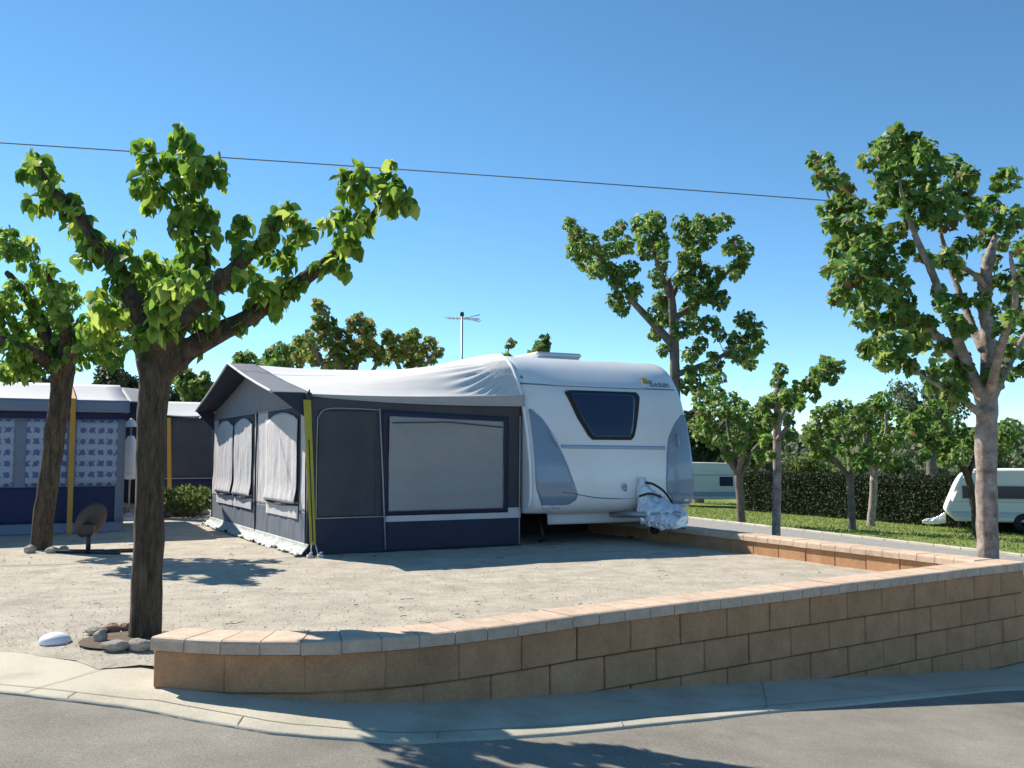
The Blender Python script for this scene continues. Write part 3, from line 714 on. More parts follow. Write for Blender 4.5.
# tree behind the caravan
px_tree('plane_tree', 'tall open crowned tree rising behind the right side of the white caravan', 17.0, (677, 600),
    [([(677, 560), (676, 450), (675, 380), (674, 340), (672, 300), (668, 280)], [6, 5.6, 5.2, 4.8, 3.8, 2.8]),
     ([(673, 345), (652, 322), (634, 303), (622, 285), (600, 258), (580, 240)], [4.5, 4, 3.2, 2.6, 2, 1.2]),
     ([(670, 296), (662, 276, -.3), (655, 256, -.4), (650, 235, -.4)], [3.2, 2.6, 2, 1.2]),
     ([(671, 300), (684, 268, .3), (690, 242, .4), (700, 225, .5)], [3, 2.4, 2, 1.2]),
     ([(675, 318), (700, 301, .2), (720, 281, .3), (738, 260, .3)], [3.4, 2.8, 2, 1.2]),
     ([(675, 375), (700, 366, -.2), (725, 354, -.3), (748, 334, -.3)], [3.4, 2.8, 2, 1.2]),
     ([(674, 335), (668, 318, .8), (664, 300, 1.2)], [3, 2.2, 1.4])],
    [(570,225,7),(578,235,9),(575,250,9),(590,245,9),(600,255,8),(585,262,8),(605,270,8),(595,270,8),(610,235,6),(620,228,6),(612,250,7),(625,245,8),(618,275,9),(630,270,8),(622,290,9),(615,300,8),(635,290,7),(622,308,7),(640,225,9),(648,235,10),
     (655,222,9),(660,240,8),(645,250,8),(662,250,7),(680,222,7),(685,235,9),(700,225,9),(715,225,8),(725,222,7),(695,245,9),(708,240,8),(690,258,9),(735,245,8),(745,252,7),(740,265,7),(728,250,5),(735,275,5),(700,270,9),(715,275,8),(695,290,9),
     (708,295,9),(720,300,8),(685,280,8),(668,285,7),(660,300,7),(655,315,7),(690,310,8),(680,330,8),(695,325,8),(710,325,8),(665,320,7),(655,335,6),(700,345,7),(720,335,6),(745,320,8),(755,330,8),(750,345,9),(740,355,8),(760,345,6),(735,340,7),
     (750,362,7),(715,365,7),(690,355,7),(685,385,7),(695,375,6),(700,390,7),(664,350,6)],
    0.084, PALM, M['leaf_plane'], M['bark_grey'], ground_z=-0.70, spread=0.7, droop=0.5, rs=1.25, dens=2.3)

px_tree('plane_tree', 'slim pale trunked young tree standing against the outside of the back wall', 12.9, (776, 545),
    [([(776, 560), (777, 480), (777, 430), (777, 388)], [4.4, 4.2, 4, 3.2]),
     ([(777, 425), (791, 400, .2), (804, 386, .2), (817, 372, .2), (829, 364, .2)], [3, 2.6, 2.2, 1.8, 1.2]),
     ([(777, 430), (768, 408, -.2), (764, 398, -.3)], [2.6, 2, 1.2]), ([(777, 440), (788, 425, -.4), (796, 405, -.6)], [2.4, 2, 1.2])],
    [(780,370,8),(778,383,8),(785,395,8),(775,400,8),(765,405,8),(790,405,7),(800,388,8),(812,382,8),(820,375,7),(828,366,9),(838,368,7),(832,378,7),(815,395,6),(800,400,7),(770,420,8),(785,420,8),(760,415,7),(780,440,6),(792,435,6),(765,440,6),(770,455,5)],
    0.076, PALM, M['leaf_plane'], M['bark_pale'], ground_z=-0.68, spread=0.35, droop=0.5, dens=2.5)

px_tree('plane_tree', 'short spreading tree on the lawn edge in front of the distant pale caravan', 28.0, (741, 521),
    [([(741, 518), (740, 495), (738, 472)], [4.3, 4, 4]), ([(738, 475), (725, 452), (712, 436), (705, 420)], [3.6, 3, 2.2, 1.2]), ([(738, 473), (743, 452, -.6), (748, 432, -.8)], [3, 2.2, 1.4]),
     ([(739, 478), (750, 456, .5), (762, 440, .8), (768, 428, 1)], [3, 2.4, 1.8, 1]), ([(738, 472), (730, 440, .8), (726, 415, 1)], [3, 2, 1])],
    [(700,400,9),(715,395,10),(730,400,9),(742,406,8),(705,415,9),(720,410,9),(735,415,8),(710,430,8),(700,435,7),(745,420,8),(755,415,8),(765,425,8),(750,435,8),(765,440,8),(760,455,7),(775,445,7),(720,440,6),(695,425,7),(712,380,6),(720,378,6)],
    0.12, PALM, M['leaf_plane'], M['bark_grey'], ground_z=terrain(*D(741, 521, 28)[:2]), spread=1.0, droop=0.5, rs=1.1, dens=2.2)
px_tree('plane_tree', 'small lawn tree with straight brown trunk, left one of the close pair before the hedge', 27.0, (852, 531),
    [([(852, 528), (851, 500), (850, 476)], [4, 3.6, 3.6]), ([(850, 478), (832, 457), (816, 445), (812, 430)], [2.6, 2.2, 1.6, 1]), ([(850, 476), (848, 452, .5), (842, 430, .8), (840, 415, .8)], [2.6, 2, 1.4, 1]), ([(850, 478), (864, 458, -.5), (868, 430, -.6), (862, 412, -.6)], [2.4, 1.8, 1.4, 1])],
    [(820,415,9),(835,410,9),(846,406,7),(812,430,9),(825,430,8),(840,425,8),(855,415,9),(865,410,8),(808,440,7),(850,440,7),(842,450,6),(860,430,7),(872,426,7),(860,460,5),(815,455,5),(830,445,6)],
    0.12, PALM, M['leaf_plane'], M['bark_grey'], ground_z=terrain(*D(852, 531, 27)[:2]), spread=0.9, droop=0.5, rs=1.1, dens=2.2)
px_tree('plane_tree', 'small lawn tree with pale leaning trunk, right one of the close pair before the hedge', 30.5, (871, 524),
    [([(871, 521), (873, 500), (874, 476)], [4, 3.8, 3.6]), ([(874, 478), (880, 452), (886, 430), (885, 408)], [2.4, 2, 1.4, 1]), ([(874, 478), (892, 455, .5), (904, 432, .6)], [2.4, 1.8, 1]), ([(874, 478), (866, 455, -.5), (864, 434, -.6)], [2.2, 1.6, 1])],
    [(875,405,9),(885,400,9),(890,412,8),(878,418,8),(900,415,7),(905,425,7),(895,440,8),(905,435,7),(880,440,7),(870,445,7),(885,455,7),(865,432,7),(888,428,6)],
    0.125, PALM, M['leaf_plane'], M['bark_pale'], ground_z=terrain(*D(871, 524, 30.5)[:2]), spread=0.9, droop=0.5, rs=1.1, dens=2.2)
px_tree('plane_tree', 'bushy tree with dark curved trunk in front of the small caravan at far right', 26.0, (977, 531),
    [([(977, 528), (973, 500), (967, 475), (955, 455), (942, 440)], [4, 3.8, 3.4, 3, 2]), ([(968, 478), (975, 455), (978, 435)], [2.6, 2, 1.2]), ([(960, 462), (940, 452, .6), (922, 432, .8), (915, 415, .8)], [2.4, 2, 1.4, 1]), ([(950, 448), (948, 430, -.5), (935, 412, -.6)], [2, 1.6, 1])],
    [(920,420,10),(930,410,10),(915,435,8),(940,430,10),(950,445,9),(960,455,9),(930,445,8),(970,440,9),(945,460,7),(910,425,7),(925,455,6),(960,430,8),(985,435,10),(1000,445,11),(1010,430,11),(990,455,8)],
    0.12, PALM, M['leaf_plane'], M['bark'], ground_z=terrain(*D(977, 531, 26)[:2]), spread=1.0, droop=0.5, rs=1.1, dens=2.2)

# trees behind the awning and the left pitches
def auto_tree(name, label, Y, px, top, wpx, lm, bm, leaf, n=40, gz=0.0, hpx=None, tmpl=SMALL, seed=1, dens=1.7, gap=1.0, cr=None, group=None):
    rnd = random.Random(seed); k = Y/F
    cx = px; h = hpx or wpx; cy = top+h*0.5; cl = []; lim = []
    by = G(px, 500, 0) 
    lim.append(([(px, cy+h*0.9), (px+rnd.uniform(-3, 3), cy+h*0.35), (px, cy)], [wpx*0.055+1.5, wpx*0.05+1.2, wpx*0.03+0.8]))
    r0 = cr or max(4.0, wpx*0.11)
    tips = []
    for i in range(7):
        a = 2*math.pi*i/7+rnd.uniform(-.3, .3); e = rnd.uniform(0.45, 0.95)
        tx, ty = px+math.cos(a)*wpx*0.42*e, cy-h*0.42*rnd.uniform(-0.2, 1.0); td = math.sin(a)*wpx*0.42*k*e
        tips.append((tx, ty, td)); lim.append(([(px, cy+h*0.2), ((px+tx)/2, (cy+ty)/2+h*.08, td*.5), (tx, ty, td)], [wpx*0.03+.8, wpx*.02+.6, .6]))
    for i in range(n):
        t = rnd.choice(tips) if rnd.random() < 0.75*gap else (px, cy, 0)
        f = rnd.uniform(0.35, 1.1)
        x = px+(t[0]-px)*f+rnd.gauss(0, wpx*0.06); y = cy+(t[1]-cy)*f+rnd.gauss(0, h*0.06)
        cl.append((x, max(y, top+r0), r0*rnd.uniform(.7, 1.25), t[2]*f+rnd.gauss(0, wpx*.06*k)))
    return px_tree(name, label, Y, (px, 520), lim, cl, leaf, tmpl, lm, bm, ground_z=gz, dens=dens*1.9, droop=0.5, twigs=False)
px_tree('plane_tree', 'reddish leaved tree with spreading limbs showing above the middle of the awning roof', 21.0, (345, 520),
    [([(345, 500), (345, 440), (346, 395)], [8, 7, 6]), ([(346, 398), (340, 365), (330, 335), (322, 308)], [4, 3, 2, 1.2]), ([(346, 396), (356, 365, .5), (362, 340, .6), (364, 322, .6)], [4, 3, 2, 1]), ([(346, 398), (322, 362, -.5), (305, 338, -.8)], [4, 3, 1.5]), ([(346, 398), (372, 372, .4), (382, 345, .6)], [3.4, 2.4, 1.2])],
    [(300,342,8),(315,335,9),(330,326,10),(322,311,8),(345,338,9),(360,350,12),(367,332,10),(360,320,8),(335,350,9),(310,352,9),(325,340,9),(348,356,9),(375,352,8),(352,325,7),(330,362,9),(318,322,7),(370,345,9),(300,356,8)],
    0.125, PALM, M['leaf_rust'], M['bark_grey'], spread=0.8, droop=0.5, dens=2.6)
px_tree('plane_tree', 'green tree top left of the reddish tree above the awning roof', 24.0, (284, 520),
    [([(284, 500), (284, 430), (283, 380)], [6, 5, 4]), ([(283, 382), (275, 362), (268, 350)], [2.4, 1.8, 1]), ([(283, 382), (292, 362, .4), (297, 348, .5)], [2.4, 1.8, 1])],
    [(270,356,8),(280,350,8),(290,352,9),(266,362,7),(297,346,7),(283,362,9),(275,368,8),(295,364,8)],
    0.13, PALM, M['leaf_plane'], M['bark_grey'], spread=0.8, droop=0.5, dens=2.6)
px_tree('plane_tree', 'green and rust tree top just left of the television aerial', 22.0, (410, 520),
    [([(410, 500), (410, 440), (409, 390)], [7, 6, 5]), ([(409, 392), (398, 365), (388, 345)], [3, 2.2, 1.2]), ([(409, 392), (410, 362, .4), (414, 338, .5)], [3, 2.2, 1.2]), ([(409, 392), (424, 368, -.4), (434, 352, -.5)], [3, 2.2, 1.2])],
    [(387,336,7),(392,346,8),(402,342,8),(400,354,9),(413,336,8),(411,348,9),(422,350,8),(430,344,7),(438,352,6),(390,358,8),(418,360,9),(432,358,7)],
    0.125, PALM, M['leaf_rust'], M['bark_grey'], spread=0.8, droop=0.5, dens=2.6)
auto_tree('shrub_tree', 'small round green tree top poking over the awning gable peak', 30.0, 246, 348, 24, M['leaf_plane'], M['bark_grey'], 0.18, 18, hpx=60, tmpl=PALM, seed=6, cr=5)
auto_tree('plane_tree', 'low green tree tops showing over the ridge where awning meets caravan', 27.0, 500, 341, 46, M['leaf_plane'], M['bark_grey'], 0.17, 24, hpx=80, tmpl=PALM, seed=8, cr=5)
auto_tree('plane_tree', 'narrow upright tree top above the caravan roof left of its vent', 26.0, 540, 331, 22, M['leaf_plane'], M['bark_grey'], 0.17, 20, hpx=90, tmpl=PALM, seed=9, cr=5)
auto_tree('shrub_tree', 'round green tree top behind the grey tent beside the dark awning canopy', 34.0, 196, 367, 34, M['leaf_plane'], M['bark_grey'], 0.2, 26, hpx=60, tmpl=PALM, seed=10, cr=6)
auto_tree('pine_tree', 'dark bluish tree behind the blue awning between the two left trunks', 40.0, 112, 352, 78, M['leaf_dark'], M['bark'], 0.25, 60, hpx=90, seed=11, cr=9)
auto_tree('pine_tree', 'dark evergreen behind the blue awning at the left edge of the view', 42.0, 20, 345, 90, M['leaf_dark'], M['bark'], 0.25, 60, hpx=100, seed=12, cr=9)
auto_tree('pine_tree', 'dark tree behind the gap between the blue awning and the grey tent', 44.0, 172, 372, 46, M['leaf_dark'], M['bark'], 0.25, 34, hpx=70, seed=13, cr=7)
# beyond the hedge on the right
bt = [('oak_tree', 'dark dense tree immediately behind the distant pale caravan', 52, 700, 405, 80, 'leaf_dark', 66, 90, -2.0, 21),
      ('oak_tree', 'dull brownish green tree behind the hedge left of the slim pale trunk', 56, 752, 412, 62, 'leaf_rust', 50, 84, -2.2, 22),
      ('shrub_tree', 'bright green bush top over the hedge right of the slim pale trunk', 60, 806, 446, 56, 'leaf_fresh', 46, 46, -2.5, 23),
      ('shrub_tree', 'light green bush over the hedge behind the close pair of lawn trees', 66, 852, 456, 50, 'leaf_fresh', 40, 40, -3.0, 24),
      ('olive_tree', 'soft pale green tree over the hedge right of the close pair of lawn trees', 62, 900, 448, 60, 'leaf_pale', 46, 46, -2.5, 25),
      ('pepper_tree', 'tall feathery pale green tree beyond the hedge left of the right hand trunk', 44, 930, 378, 84, 'leaf_pale', 66, 110, -1.9, 26),
      ('olive_tree', 'pale green tree over the hedge directly behind the small caravan at far right', 55, 985, 430, 80, 'leaf_pale', 50, 70, -2.0, 27)]
for nm, lb, Y, px, top, wd, lm_, n, h, gz, sd0 in bt:
    auto_tree(nm, lb, Y, px, top, wd, M[lm_], M['bark_grey'], 0.28 if Y > 50 else 0.2, n, gz=gz, hpx=h, seed=sd0, cr=max(5, wd*0.10), dens=1.5)

# far-off wood that reads as one mass, in the dip beyond the hedge
cl = []
for i in range(520):
    a = math.radians(random.uniform(-38, 38)); d_ = random.uniform(85, 420); x, y = d_*math.sin(a), d_*math.cos(a)
    zg = terrain(x, y)+far_h(x, y); r_ = random.uniform(2.0, 4.2)*(1+d_/400)
    cl.append(((x, y, zg+r_*random.uniform(.5, 1.1)), r_))
V, T = leaves(cl, 1.15, SMALL, droop=0.3, dens=2.4)
o = raw_mesh('far_wood', V, T, M['leaf_wood']); tag(o, 'distant trees and scrub in the valley beyond the hedge', 'wood', kind='stuff')

# ---- hedge
def hedge():
    p0 = D(742, 495, 43.0); p1 = D(1060, 495, 28.5)
    p0.z = p1.z = 0; ax = (p1-p0).normalized(); L_ = (p1-p0).length; nx = Vector((-ax.y, ax.x, 0))
    mid = (p0+p1)/2; zb = -1.5; zt = 0.33
    root = thing('hedge', 'long dark clipped hedge behind the lawn on the right', 'hedge', (mid.x, mid.y, zb), math.atan2(ax.y, ax.x))
    mb = MB(); 
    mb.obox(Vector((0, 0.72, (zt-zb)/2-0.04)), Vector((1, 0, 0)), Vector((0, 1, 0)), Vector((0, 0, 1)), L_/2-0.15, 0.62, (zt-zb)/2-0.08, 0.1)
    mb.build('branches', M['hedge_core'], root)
    n = 42000; C = np.zeros((n, 3)); O = np.zeros((n, 3)); H = zt-zb
    k = rng.random(n); C[:, 0] = rng.uniform(-L_/2, L_/2, n)
    top = k < 0.3; C[top, 1] = rng.uniform(0, 1.5, top.sum()); C[top, 2] = H+rng.normal(0, .035, top.sum()); O[top, 2] = 1
    fr = ~top; C[fr, 2] = rng.uniform(0, H, fr.sum()); C[fr, 1] = -0.06+0.12*rng.random(fr.sum())+0.025*np.sin(C[fr, 0]*1.7)+0.02*np.sin(C[fr, 0]*4.1+C[fr, 2]*3); O[fr, 1] = -1
    d = O*0.25+rng.normal(size=(n, 3))*0.6; d[:, 2] += 0.2; d /= np.linalg.norm(d, axis=1)[:, None]
    nn = O+rng.normal(size=(n, 3))*0.5; nn -= d*(nn*d).sum(1)[:, None]; nn /= np.linalg.norm(nn, axis=1)[:, None]
    sd_ = np.cross(d, nn); s = rng.uniform(.06, .13, n); T, Fc = SMALL
    V = C[:, None]+s[:, None, None]*(T[None, :, 0:1]*sd_[:, None]+T[None, :, 1:2]*d[:, None]+T[None, :, 2:3]*nn[:, None])
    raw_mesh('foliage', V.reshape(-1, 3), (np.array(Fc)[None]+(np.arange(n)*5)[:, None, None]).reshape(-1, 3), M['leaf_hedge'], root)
hedge()

# ------------------------------------------------------------------ awning (local x towards the caravan, y away from the camera)
AO = G(306.5, 556); AW, AL = 2.80, 5.4
aw = thing('awning', 'grey and navy gabled awning with a striped canopy attached to the white caravan', 'awning', AO, TH)
EAVE, PEAK, RAILZ = 1.87, 2.43, 2.50
SKX = lambda y: -0.15*(y/AL)                 # the front wall stands a little askew
def outer_z(t):
    d = abs(t-0.5)*2; return PEAK-(PEAK-EAVE)*d-0.02*math.sin(d*math.pi)
RAIL = [(-0.02, 1.93), (0.01, 1.98), (0.07, 2.07), (0.15, 2.20), (0.27, 2.34), (0.42, 2.44), (0.62, 2.50), (0.9, 2.525)]
def roof_in(t):
    # t 0..1 along the caravan side
    n = len(RAIL)-1
    if t < 0.24:
        f = t/0.24*n; i = min(int(f), n-1); q = f-i
        return (RAIL[i][0]*(1-q)+RAIL[i+1][0]*q, RAIL[i][1]*(1-q)+RAIL[i+1][1]*q)
    if t > 0.76:
        y, z = roof_in(1-t); return (AL-y, z)
    y = 0.9+(AL-1.8)*(t-0.24)/0.52; return (y, 2.525)
def roof_pt(s, t, x0=0.0):
    yi, zi = roof_in(t); yo, zo = AL*t, outer_z(t)
    # the gable flattens gradually into the rail
    k = s**1.15
    y = yo+(yi-yo)*k; z = zo+(zi-zo)*s**1.3
    x = SKX(yo)*(1-s)+AW*s
    z -= 0.05*math.sin(math.pi*s)*(0.4+0.6*math.sin(math.pi*t))
    # drag folds running from the rail corner
    ax, ay = (1-s)*2.3, t-0.16
    dd = math.hypot(ax, ay*3.0); ang = math.atan2(ay*3.0, ax+1e-4)
    if t < 0.5:
        z += 0.012*math.sin(ang*38+1.2*mnoise.noise(Vector((s*3, t*9, 0))))*math.exp(-((dd-0.45)/0.30)**2)*min(1, t/0.05)
    z += 0.005*mnoise.noise(Vector((s*6, t*14, 3)))*min(1, t/0.05)
    return Vector((x, y, z))
rf = MB(); rf.grid(roof_pt, 90, 150); rf.build('roof', M['roof_cloth'], aw, thick=0.006)
# gutter strip: roof cloth turned down under the near eave, shade put into its colour
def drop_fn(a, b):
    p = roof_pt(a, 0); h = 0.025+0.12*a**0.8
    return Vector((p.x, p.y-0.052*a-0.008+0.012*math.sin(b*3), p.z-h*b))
vl = MB(); vl.grid(drop_fn, 40, 6); vl.build('eave_drop', M['shaded_roof_cloth'], aw, thick=0.004)
# canopy: grey band over the front
CAN = 0.43
CANF = lambda y: CAN-0.13*y/AL
def can_pt(a, b):
    t = b; y = AL*t; x1 = SKX(y)
    p = roof_pt(0, t)
    x = x1-CANF(y)+(CANF(y)+0.03)*a
    yy = y+(0.20*(1-a) if t < 0.08 else 0)*0
    return Vector((x, yy, outer_z(t)+0.012+0.004*mnoise.noise(Vector((a*3, t*12, 1)))))
cn = MB(); cn.grid(can_pt, 10, 80); cn.build('canopy', M['canopy_cloth'], aw, thick=0.006)
cl_ = MB(); cl_.grid(lambda a, b: can_pt(a*0.98+0.01, b*0.99+0.005)-Vector((0, 0, 0.016)), 8, 60); cl_.build('canopy_lining', M['navy_cloth'], aw, thick=0.004)
# pale band along the middle of the canopy + bright folded hem
hm = MB(); hm.tube([can_pt(0, t/40)+Vector((0, 0, 0.0)) for t in range(41)], 0.016, 8); hm.build('canopy_hem', M['strip_cloth'], aw)
# triangular canopy sides
for yy, sg in ((0.0, 1), (AL, -1)):
    x1 = SKX(yy); tb = MB()
    A = [Vector((x1-CANF(yy)+0.01, yy, EAVE+0.004)), Vector((x1-0.005, yy, EAVE+0.004)), Vector((x1-0.005, yy, EAVE-0.30))]
    tb.add(A+[p+Vector((0, 0.006*sg, 0)) for p in A], [(0, 1, 2), (5, 4, 3), (0, 3, 4, 1), (1, 4, 5, 2), (2, 5, 3, 0)])
    tb.build('canopy_side', M['navy_cloth'], aw)
# front wall
def fw_pt(y, z, off=0.0):
    return Vector((SKX(y)-off, y, z))
def wall_patch(y0, y1, z0, z1, off, m, name, wav=0.0, thick=0.004, ny=24, nz=24, top=None, fold=None):
    mb = MB()
    def fn(a, b):
        y = y0+(y1-y0)*a; zt = z1 if top is None else top(y); z = z0+(zt-z0)*b
        o = off+wav*(mnoise.noise(Vector((y*9, z*1.6, off*50)))+0.6*mnoise.noise(Vector((y*21, z*3, 4))))
        if fold: o += fold(a, b)
        return fw_pt(y, z, o)
    mb.grid(fn, ny, nz); return mb.build(name, m, aw, thick=thick)
gz = lambda y: outer_z(y/AL)-0.015
wall_patch(0.0, AL, 1.74, 2, 0.0, M['gable_cloth'], 'gable_panel', top=gz, ny=60, wav=0.006)
wall_patch(0.0, AL, 0.50, 1.74, 0.0, M['light_cloth'], 'front_wall', wav=0.012, ny=120, nz=30)
wall_patch(0.0, AL, 0.02, 0.50, 0.002, M['slate_cloth'], 'lower_band', wav=0.010, ny=120)
# zips and window flaps
def ztube(pts, r, m, name):
    t = MB(); t.tube(pts, r, 6); return t.build(name, m, aw)
for y in (2.42, 0.02, AL-0.02): ztube([fw_pt(y, 0.04, 0.012), fw_pt(y, 1.0, 0.02), fw_pt(y, 1.76, 0.012)], 0.012 if y > 1 and y < 3 else 0.008, M['navy_cloth'], 'zip')
for ya, yb in ((0.34, 1.78), (2.62, 3.70), (3.80, 4.95)):
    wall_patch(ya-0.03, yb+0.03, 0.56, 1.74, 0.014, M['dark_cloth'], 'window_frame', thick=0.004)
    wall_patch(ya-0.02, yb+0.02, 0.40, 0.60, 0.020, M['light_cloth'], 'sill_strip', wav=0.006)
    cy = (ya+yb)/2
    wall_patch(ya, yb, 0.585, 1.68, 0.035, M['light_cloth'], 'window_flap', wav=0.014, ny=40, nz=30,
               top=lambda y, cy=cy, w_=(yb-ya)/2: 1.69-0.10*((y-cy)/w_)**2,
               fold=lambda a, b: 0.03*math.exp(-(b/0.12)**2))
    ztube([fw_pt(ya-0.03, 0.57, 0.03), fw_pt(cy, 0.545, 0.05), fw_pt(yb+0.03, 0.57, 0.03)], 0.014, M['navy_cloth'], 'flap_hem')
ztube([fw_pt(0.0, 1.74, 0.008), fw_pt(2.0, 1.745, 0.010), fw_pt(AL, 1.74, 0.008)], 0.010, M['piping'], 'gable_piping')
# mud skirt lying crumpled at the foot of the front wall
def skirt_fn(a, b):
    y = -0.12+(AL+0.2)*a; spread = 0.13+0.10*mnoise.noise(Vector((y*1.7, 0, 8)))+0.05*mnoise.noise(Vector((y*7, 0, 2)))
    o = 0.012+spread*b**1.4
    z = 0.13*(1-b)**1.7+0.012+0.05*b*max(0, mnoise.noise(Vector((y*5.5, b*3, 1)))+0.2)+0.035*mnoise.noise(Vector((y*15, b*6, 7)))*b
    return Vector((SKX(y)-o, y, max(z, 0.006)))
sk = MB(); sk.grid(skirt_fn, 180, 12); sk.build('mud_skirt', M['skirt'], aw, thick=0.003)
# near side wall (towards the camera)
def side_pt(x, z, off=0.0):
    k = min(1, max(0, z/1.87)); return Vector((x, -0.04*k*x/AW-off, z))
def side_patch(x0, x1, z0, z1, off, m, name, top=None, bot=None, wav=0.004, thick=0.004, nx=30, nz=20, parent=None):
    mb = MB()
    def fn(a, b):
        x = x0+(x1-x0)*a; zt = top(x) if top else z1; zl = bot(x) if bot else z0; z = zl+(zt-zl)*b
        return side_pt(x, z, off+wav*mnoise.noise(Vector((x*2.5, z*2, off*90)))+wav*.6*mnoise.noise(Vector((x*6+z*4, z*3, 2))))
    mb.grid(fn, nx, nz); return mb.build(name, m, parent or aw, thick=thick)
def axz(px, py):
    """photo point on the near side wall -> local x, z"""
    d = ray(px, py); o = Vector((0, 0, EYE)); t = (AO-o).dot(UX)/d.dot(UX); p = o+d*t-AO
    return p.dot(VX), p.z
ev = lambda x: roof_pt(x/AW, 0).z-0.03
side_patch(0.0, AW-0.03, 0.42, 1.8, 0.0, M['dark_cloth'], 'side_wall', top=ev, wav=0.003, nx=60, nz=40)
side_patch(0.0, AW-0.03, 0.0, 0.42, 0.001, M['navy_cloth'], 'side_lower_band', wav=0.008, nx=50)
xq = axz(377, 480)[0]
side_patch(0.115, xq-0.03, 0.445, 1.68, 0.016, M['dark_cloth'], 'side_panel', wav=0.015, nx=50, nz=60)
xa, _ = axz(381, 480); xb, _ = axz(507, 480); x1w, ztw = axz(388, 416); x2w, zbw = axz(501, 508)
_, ztf = axz(385, 410)
side_patch(xa, xb, 0.43, ztf, 0.014, M['navy_cloth'], 'side_window_frame', top=lambda x: ztf-0.035*(x-xa))
side_patch(x1w, x2w, zbw, ztw, 0.046, M['film'], 'side_window_blind', top=lambda x: ztw-0.03*(x-x1w), wav=0.017, nx=50, nz=50)
tb = MB(); tb.tube([side_pt(x1w+0.03, ztw-0.085, .065), side_pt((x1w+x2w)/2, ztw-0.065, .07), side_pt(x2w-0.02, ztw-0.12, .065)], 0.007, 6); tb.build('blind_cord', M['dark_cloth'], aw)
xs_, zs1 = axz(385, 511); _, zs0 = axz(385, 522)
side_patch(xs_, AW-0.035, zs0, zs1, 0.016, M['strip_cloth'], 'sill_band')
side_patch(xs_, AW-0.035, 0.02, zs0, 0.012, M['navy_cloth'], 'sill_lower_panel', wav=0.008)
xz = axz(379, 411); xz2 = axz(385, 551)
def pipe(pts, r): q_ = MB(); q_.tube(pts, r, 6); q_.build('side_piping', M['piping'], aw)
pipe([side_pt(xz[0], ev(xz[0])-0.12, .018), side_pt((xz[0]+xz2[0])/2, 0.9, .022), side_pt(xz2[0], 0.03, .018)], 0.009)
pipe([side_pt(0.1, 0.425, .012), side_pt(xz2[0], 0.425, .014)], 0.007)
pts = [side_pt(0.10, 0.43, .012), side_pt(0.10, 1.45, .012), side_pt(0.12, 1.62, .012), side_pt(0.22, 1.70, .012), side_pt(0.5, 1.71, .012), side_pt(xz[0], 1.70, .012)]
pipe(spline(pts, 5), 0.006); pipe([side_pt(AW-0.05, 0.02, .01), side_pt(AW-0.05, 1.66, .01)], 0.009)
# far wall and inner poles
fwl = MB(); fwl.grid(lambda a, b: Vector((SKX(AL)+(AW-SKX(AL))*a, AL, 0.0+b*(roof_pt(a, 1).z-0.02))), 20, 10); fwl.build('far_wall', M['dark_cloth'], aw, thick=0.004)
# yellow storm strap at the near corner with black buckle line, and its pegs
st = MB(); p0 = Vector((-0.03, -0.03, 1.80)); p1 = Vector((0.03, -0.16, 0.14))
for i in range(20):
    a, b = p0.lerp(p1, i/20), p0.lerp(p1, (i+1)/20); wa, wb = 0.045-0.012*i/20, 0.045-0.012*(i+1)/20
    st.add([a-VX.normalized()*0+Vector((-wa, 0, 0)), a+Vector((wa, 0, 0)), b+Vector((wb, 0, 0)), b+Vector((-wb, 0, 0))], [(0, 1, 2, 3)])
ss = st.build('storm_strap', M['yellow'], aw, thick=0.004)
bl_ = MB(); bl_.tube([p0.lerp(p1, t)+Vector((0, -0.006, 0)) for t in (0.28, 0.6, 0.98)], 0.006, 6); bl_.box(-0.05, 0.02, -0.06, -0.02, 1.80, 1.88, 0.008); bl_.build('strap_slot', M['black'], ss)
cd = MB()
for dx in (-0.04, 0.05): cd.tube([p1+Vector((dx*.4, 0, 0.03)), Vector((0.03+dx, -0.22, 0.01))], 0.006, 6)
cd.build('strap_cord', M['strip_cloth'], ss)
for dx in (-0.05, 0.07):
    pg = MB(); pg.tube([Vector((0.03+dx, -0.22, -0.02)), Vector((0.03+dx, -0.225, 0.05)), Vector((0.05+dx, -0.24, 0.06))], 0.012, 8); pg.box(-0.005+dx, 0.06+dx, -0.26, -0.20, 0.0, 0.035, 0.006); pg.build('peg', M['strip_cloth'], aw)
# corner finial
fp = MB(); fp.tube([Vector((0, 0, EAVE-0.03)), Vector((0, 0, EAVE+0.05))], [0.018, 0.010], 8); fp.build('pole_tip', M['black'], aw)

# ------------------------------------------------------------------ caravan
CO = AO+VX*AW; CWD = 2.58
cv = thing('caravan', 'large white touring caravan with blue front corners and a dark trapezoid window', 'caravan', CO, TH)
PROF = [(0.02, .40), (-.10, .42), (-.20, .50), (-.245, .62), (-.25, .80), (-.235, 1.05), (-.19, 1.30), (-.13, 1.55), (-.06, 1.76), (.0, 1.92), (.07, 2.06), (.16, 2.20), (.28, 2.34), (.43, 2.44), (.63, 2.505), (.9, 2.53)]
PZ = [p[1] for p in PROF]; PY = [p[0] for p in PROF]
def bulge(x, z):
    f = 1-abs((x-CWD/2)/(CWD/2))**2.6
    return 0.17*f*(1-sm(1.9, 2.5, z))
def front_y_(x, z): return float(np.interp(z, PZ, PY))-bulge(x, z)
def sideprof(n_back=True):
    back = [(2.5, 2.53), (4.2, 2.53), (5.1, 2.52), (5.5, 2.47), (5.8, 2.36), (5.98, 2.15), (6.08, 1.8), (6.12, 1.2), (6.12, .6), (6.08, .45), (5.9, .40), (3.0, .40)]
    sp = spline([Vector((y, z, 0)) for y, z in PROF], 3)
    return [(p.x, p.y) for p in sp]+back
SP = sideprof(); nf = (len(PROF)-1)*3+1
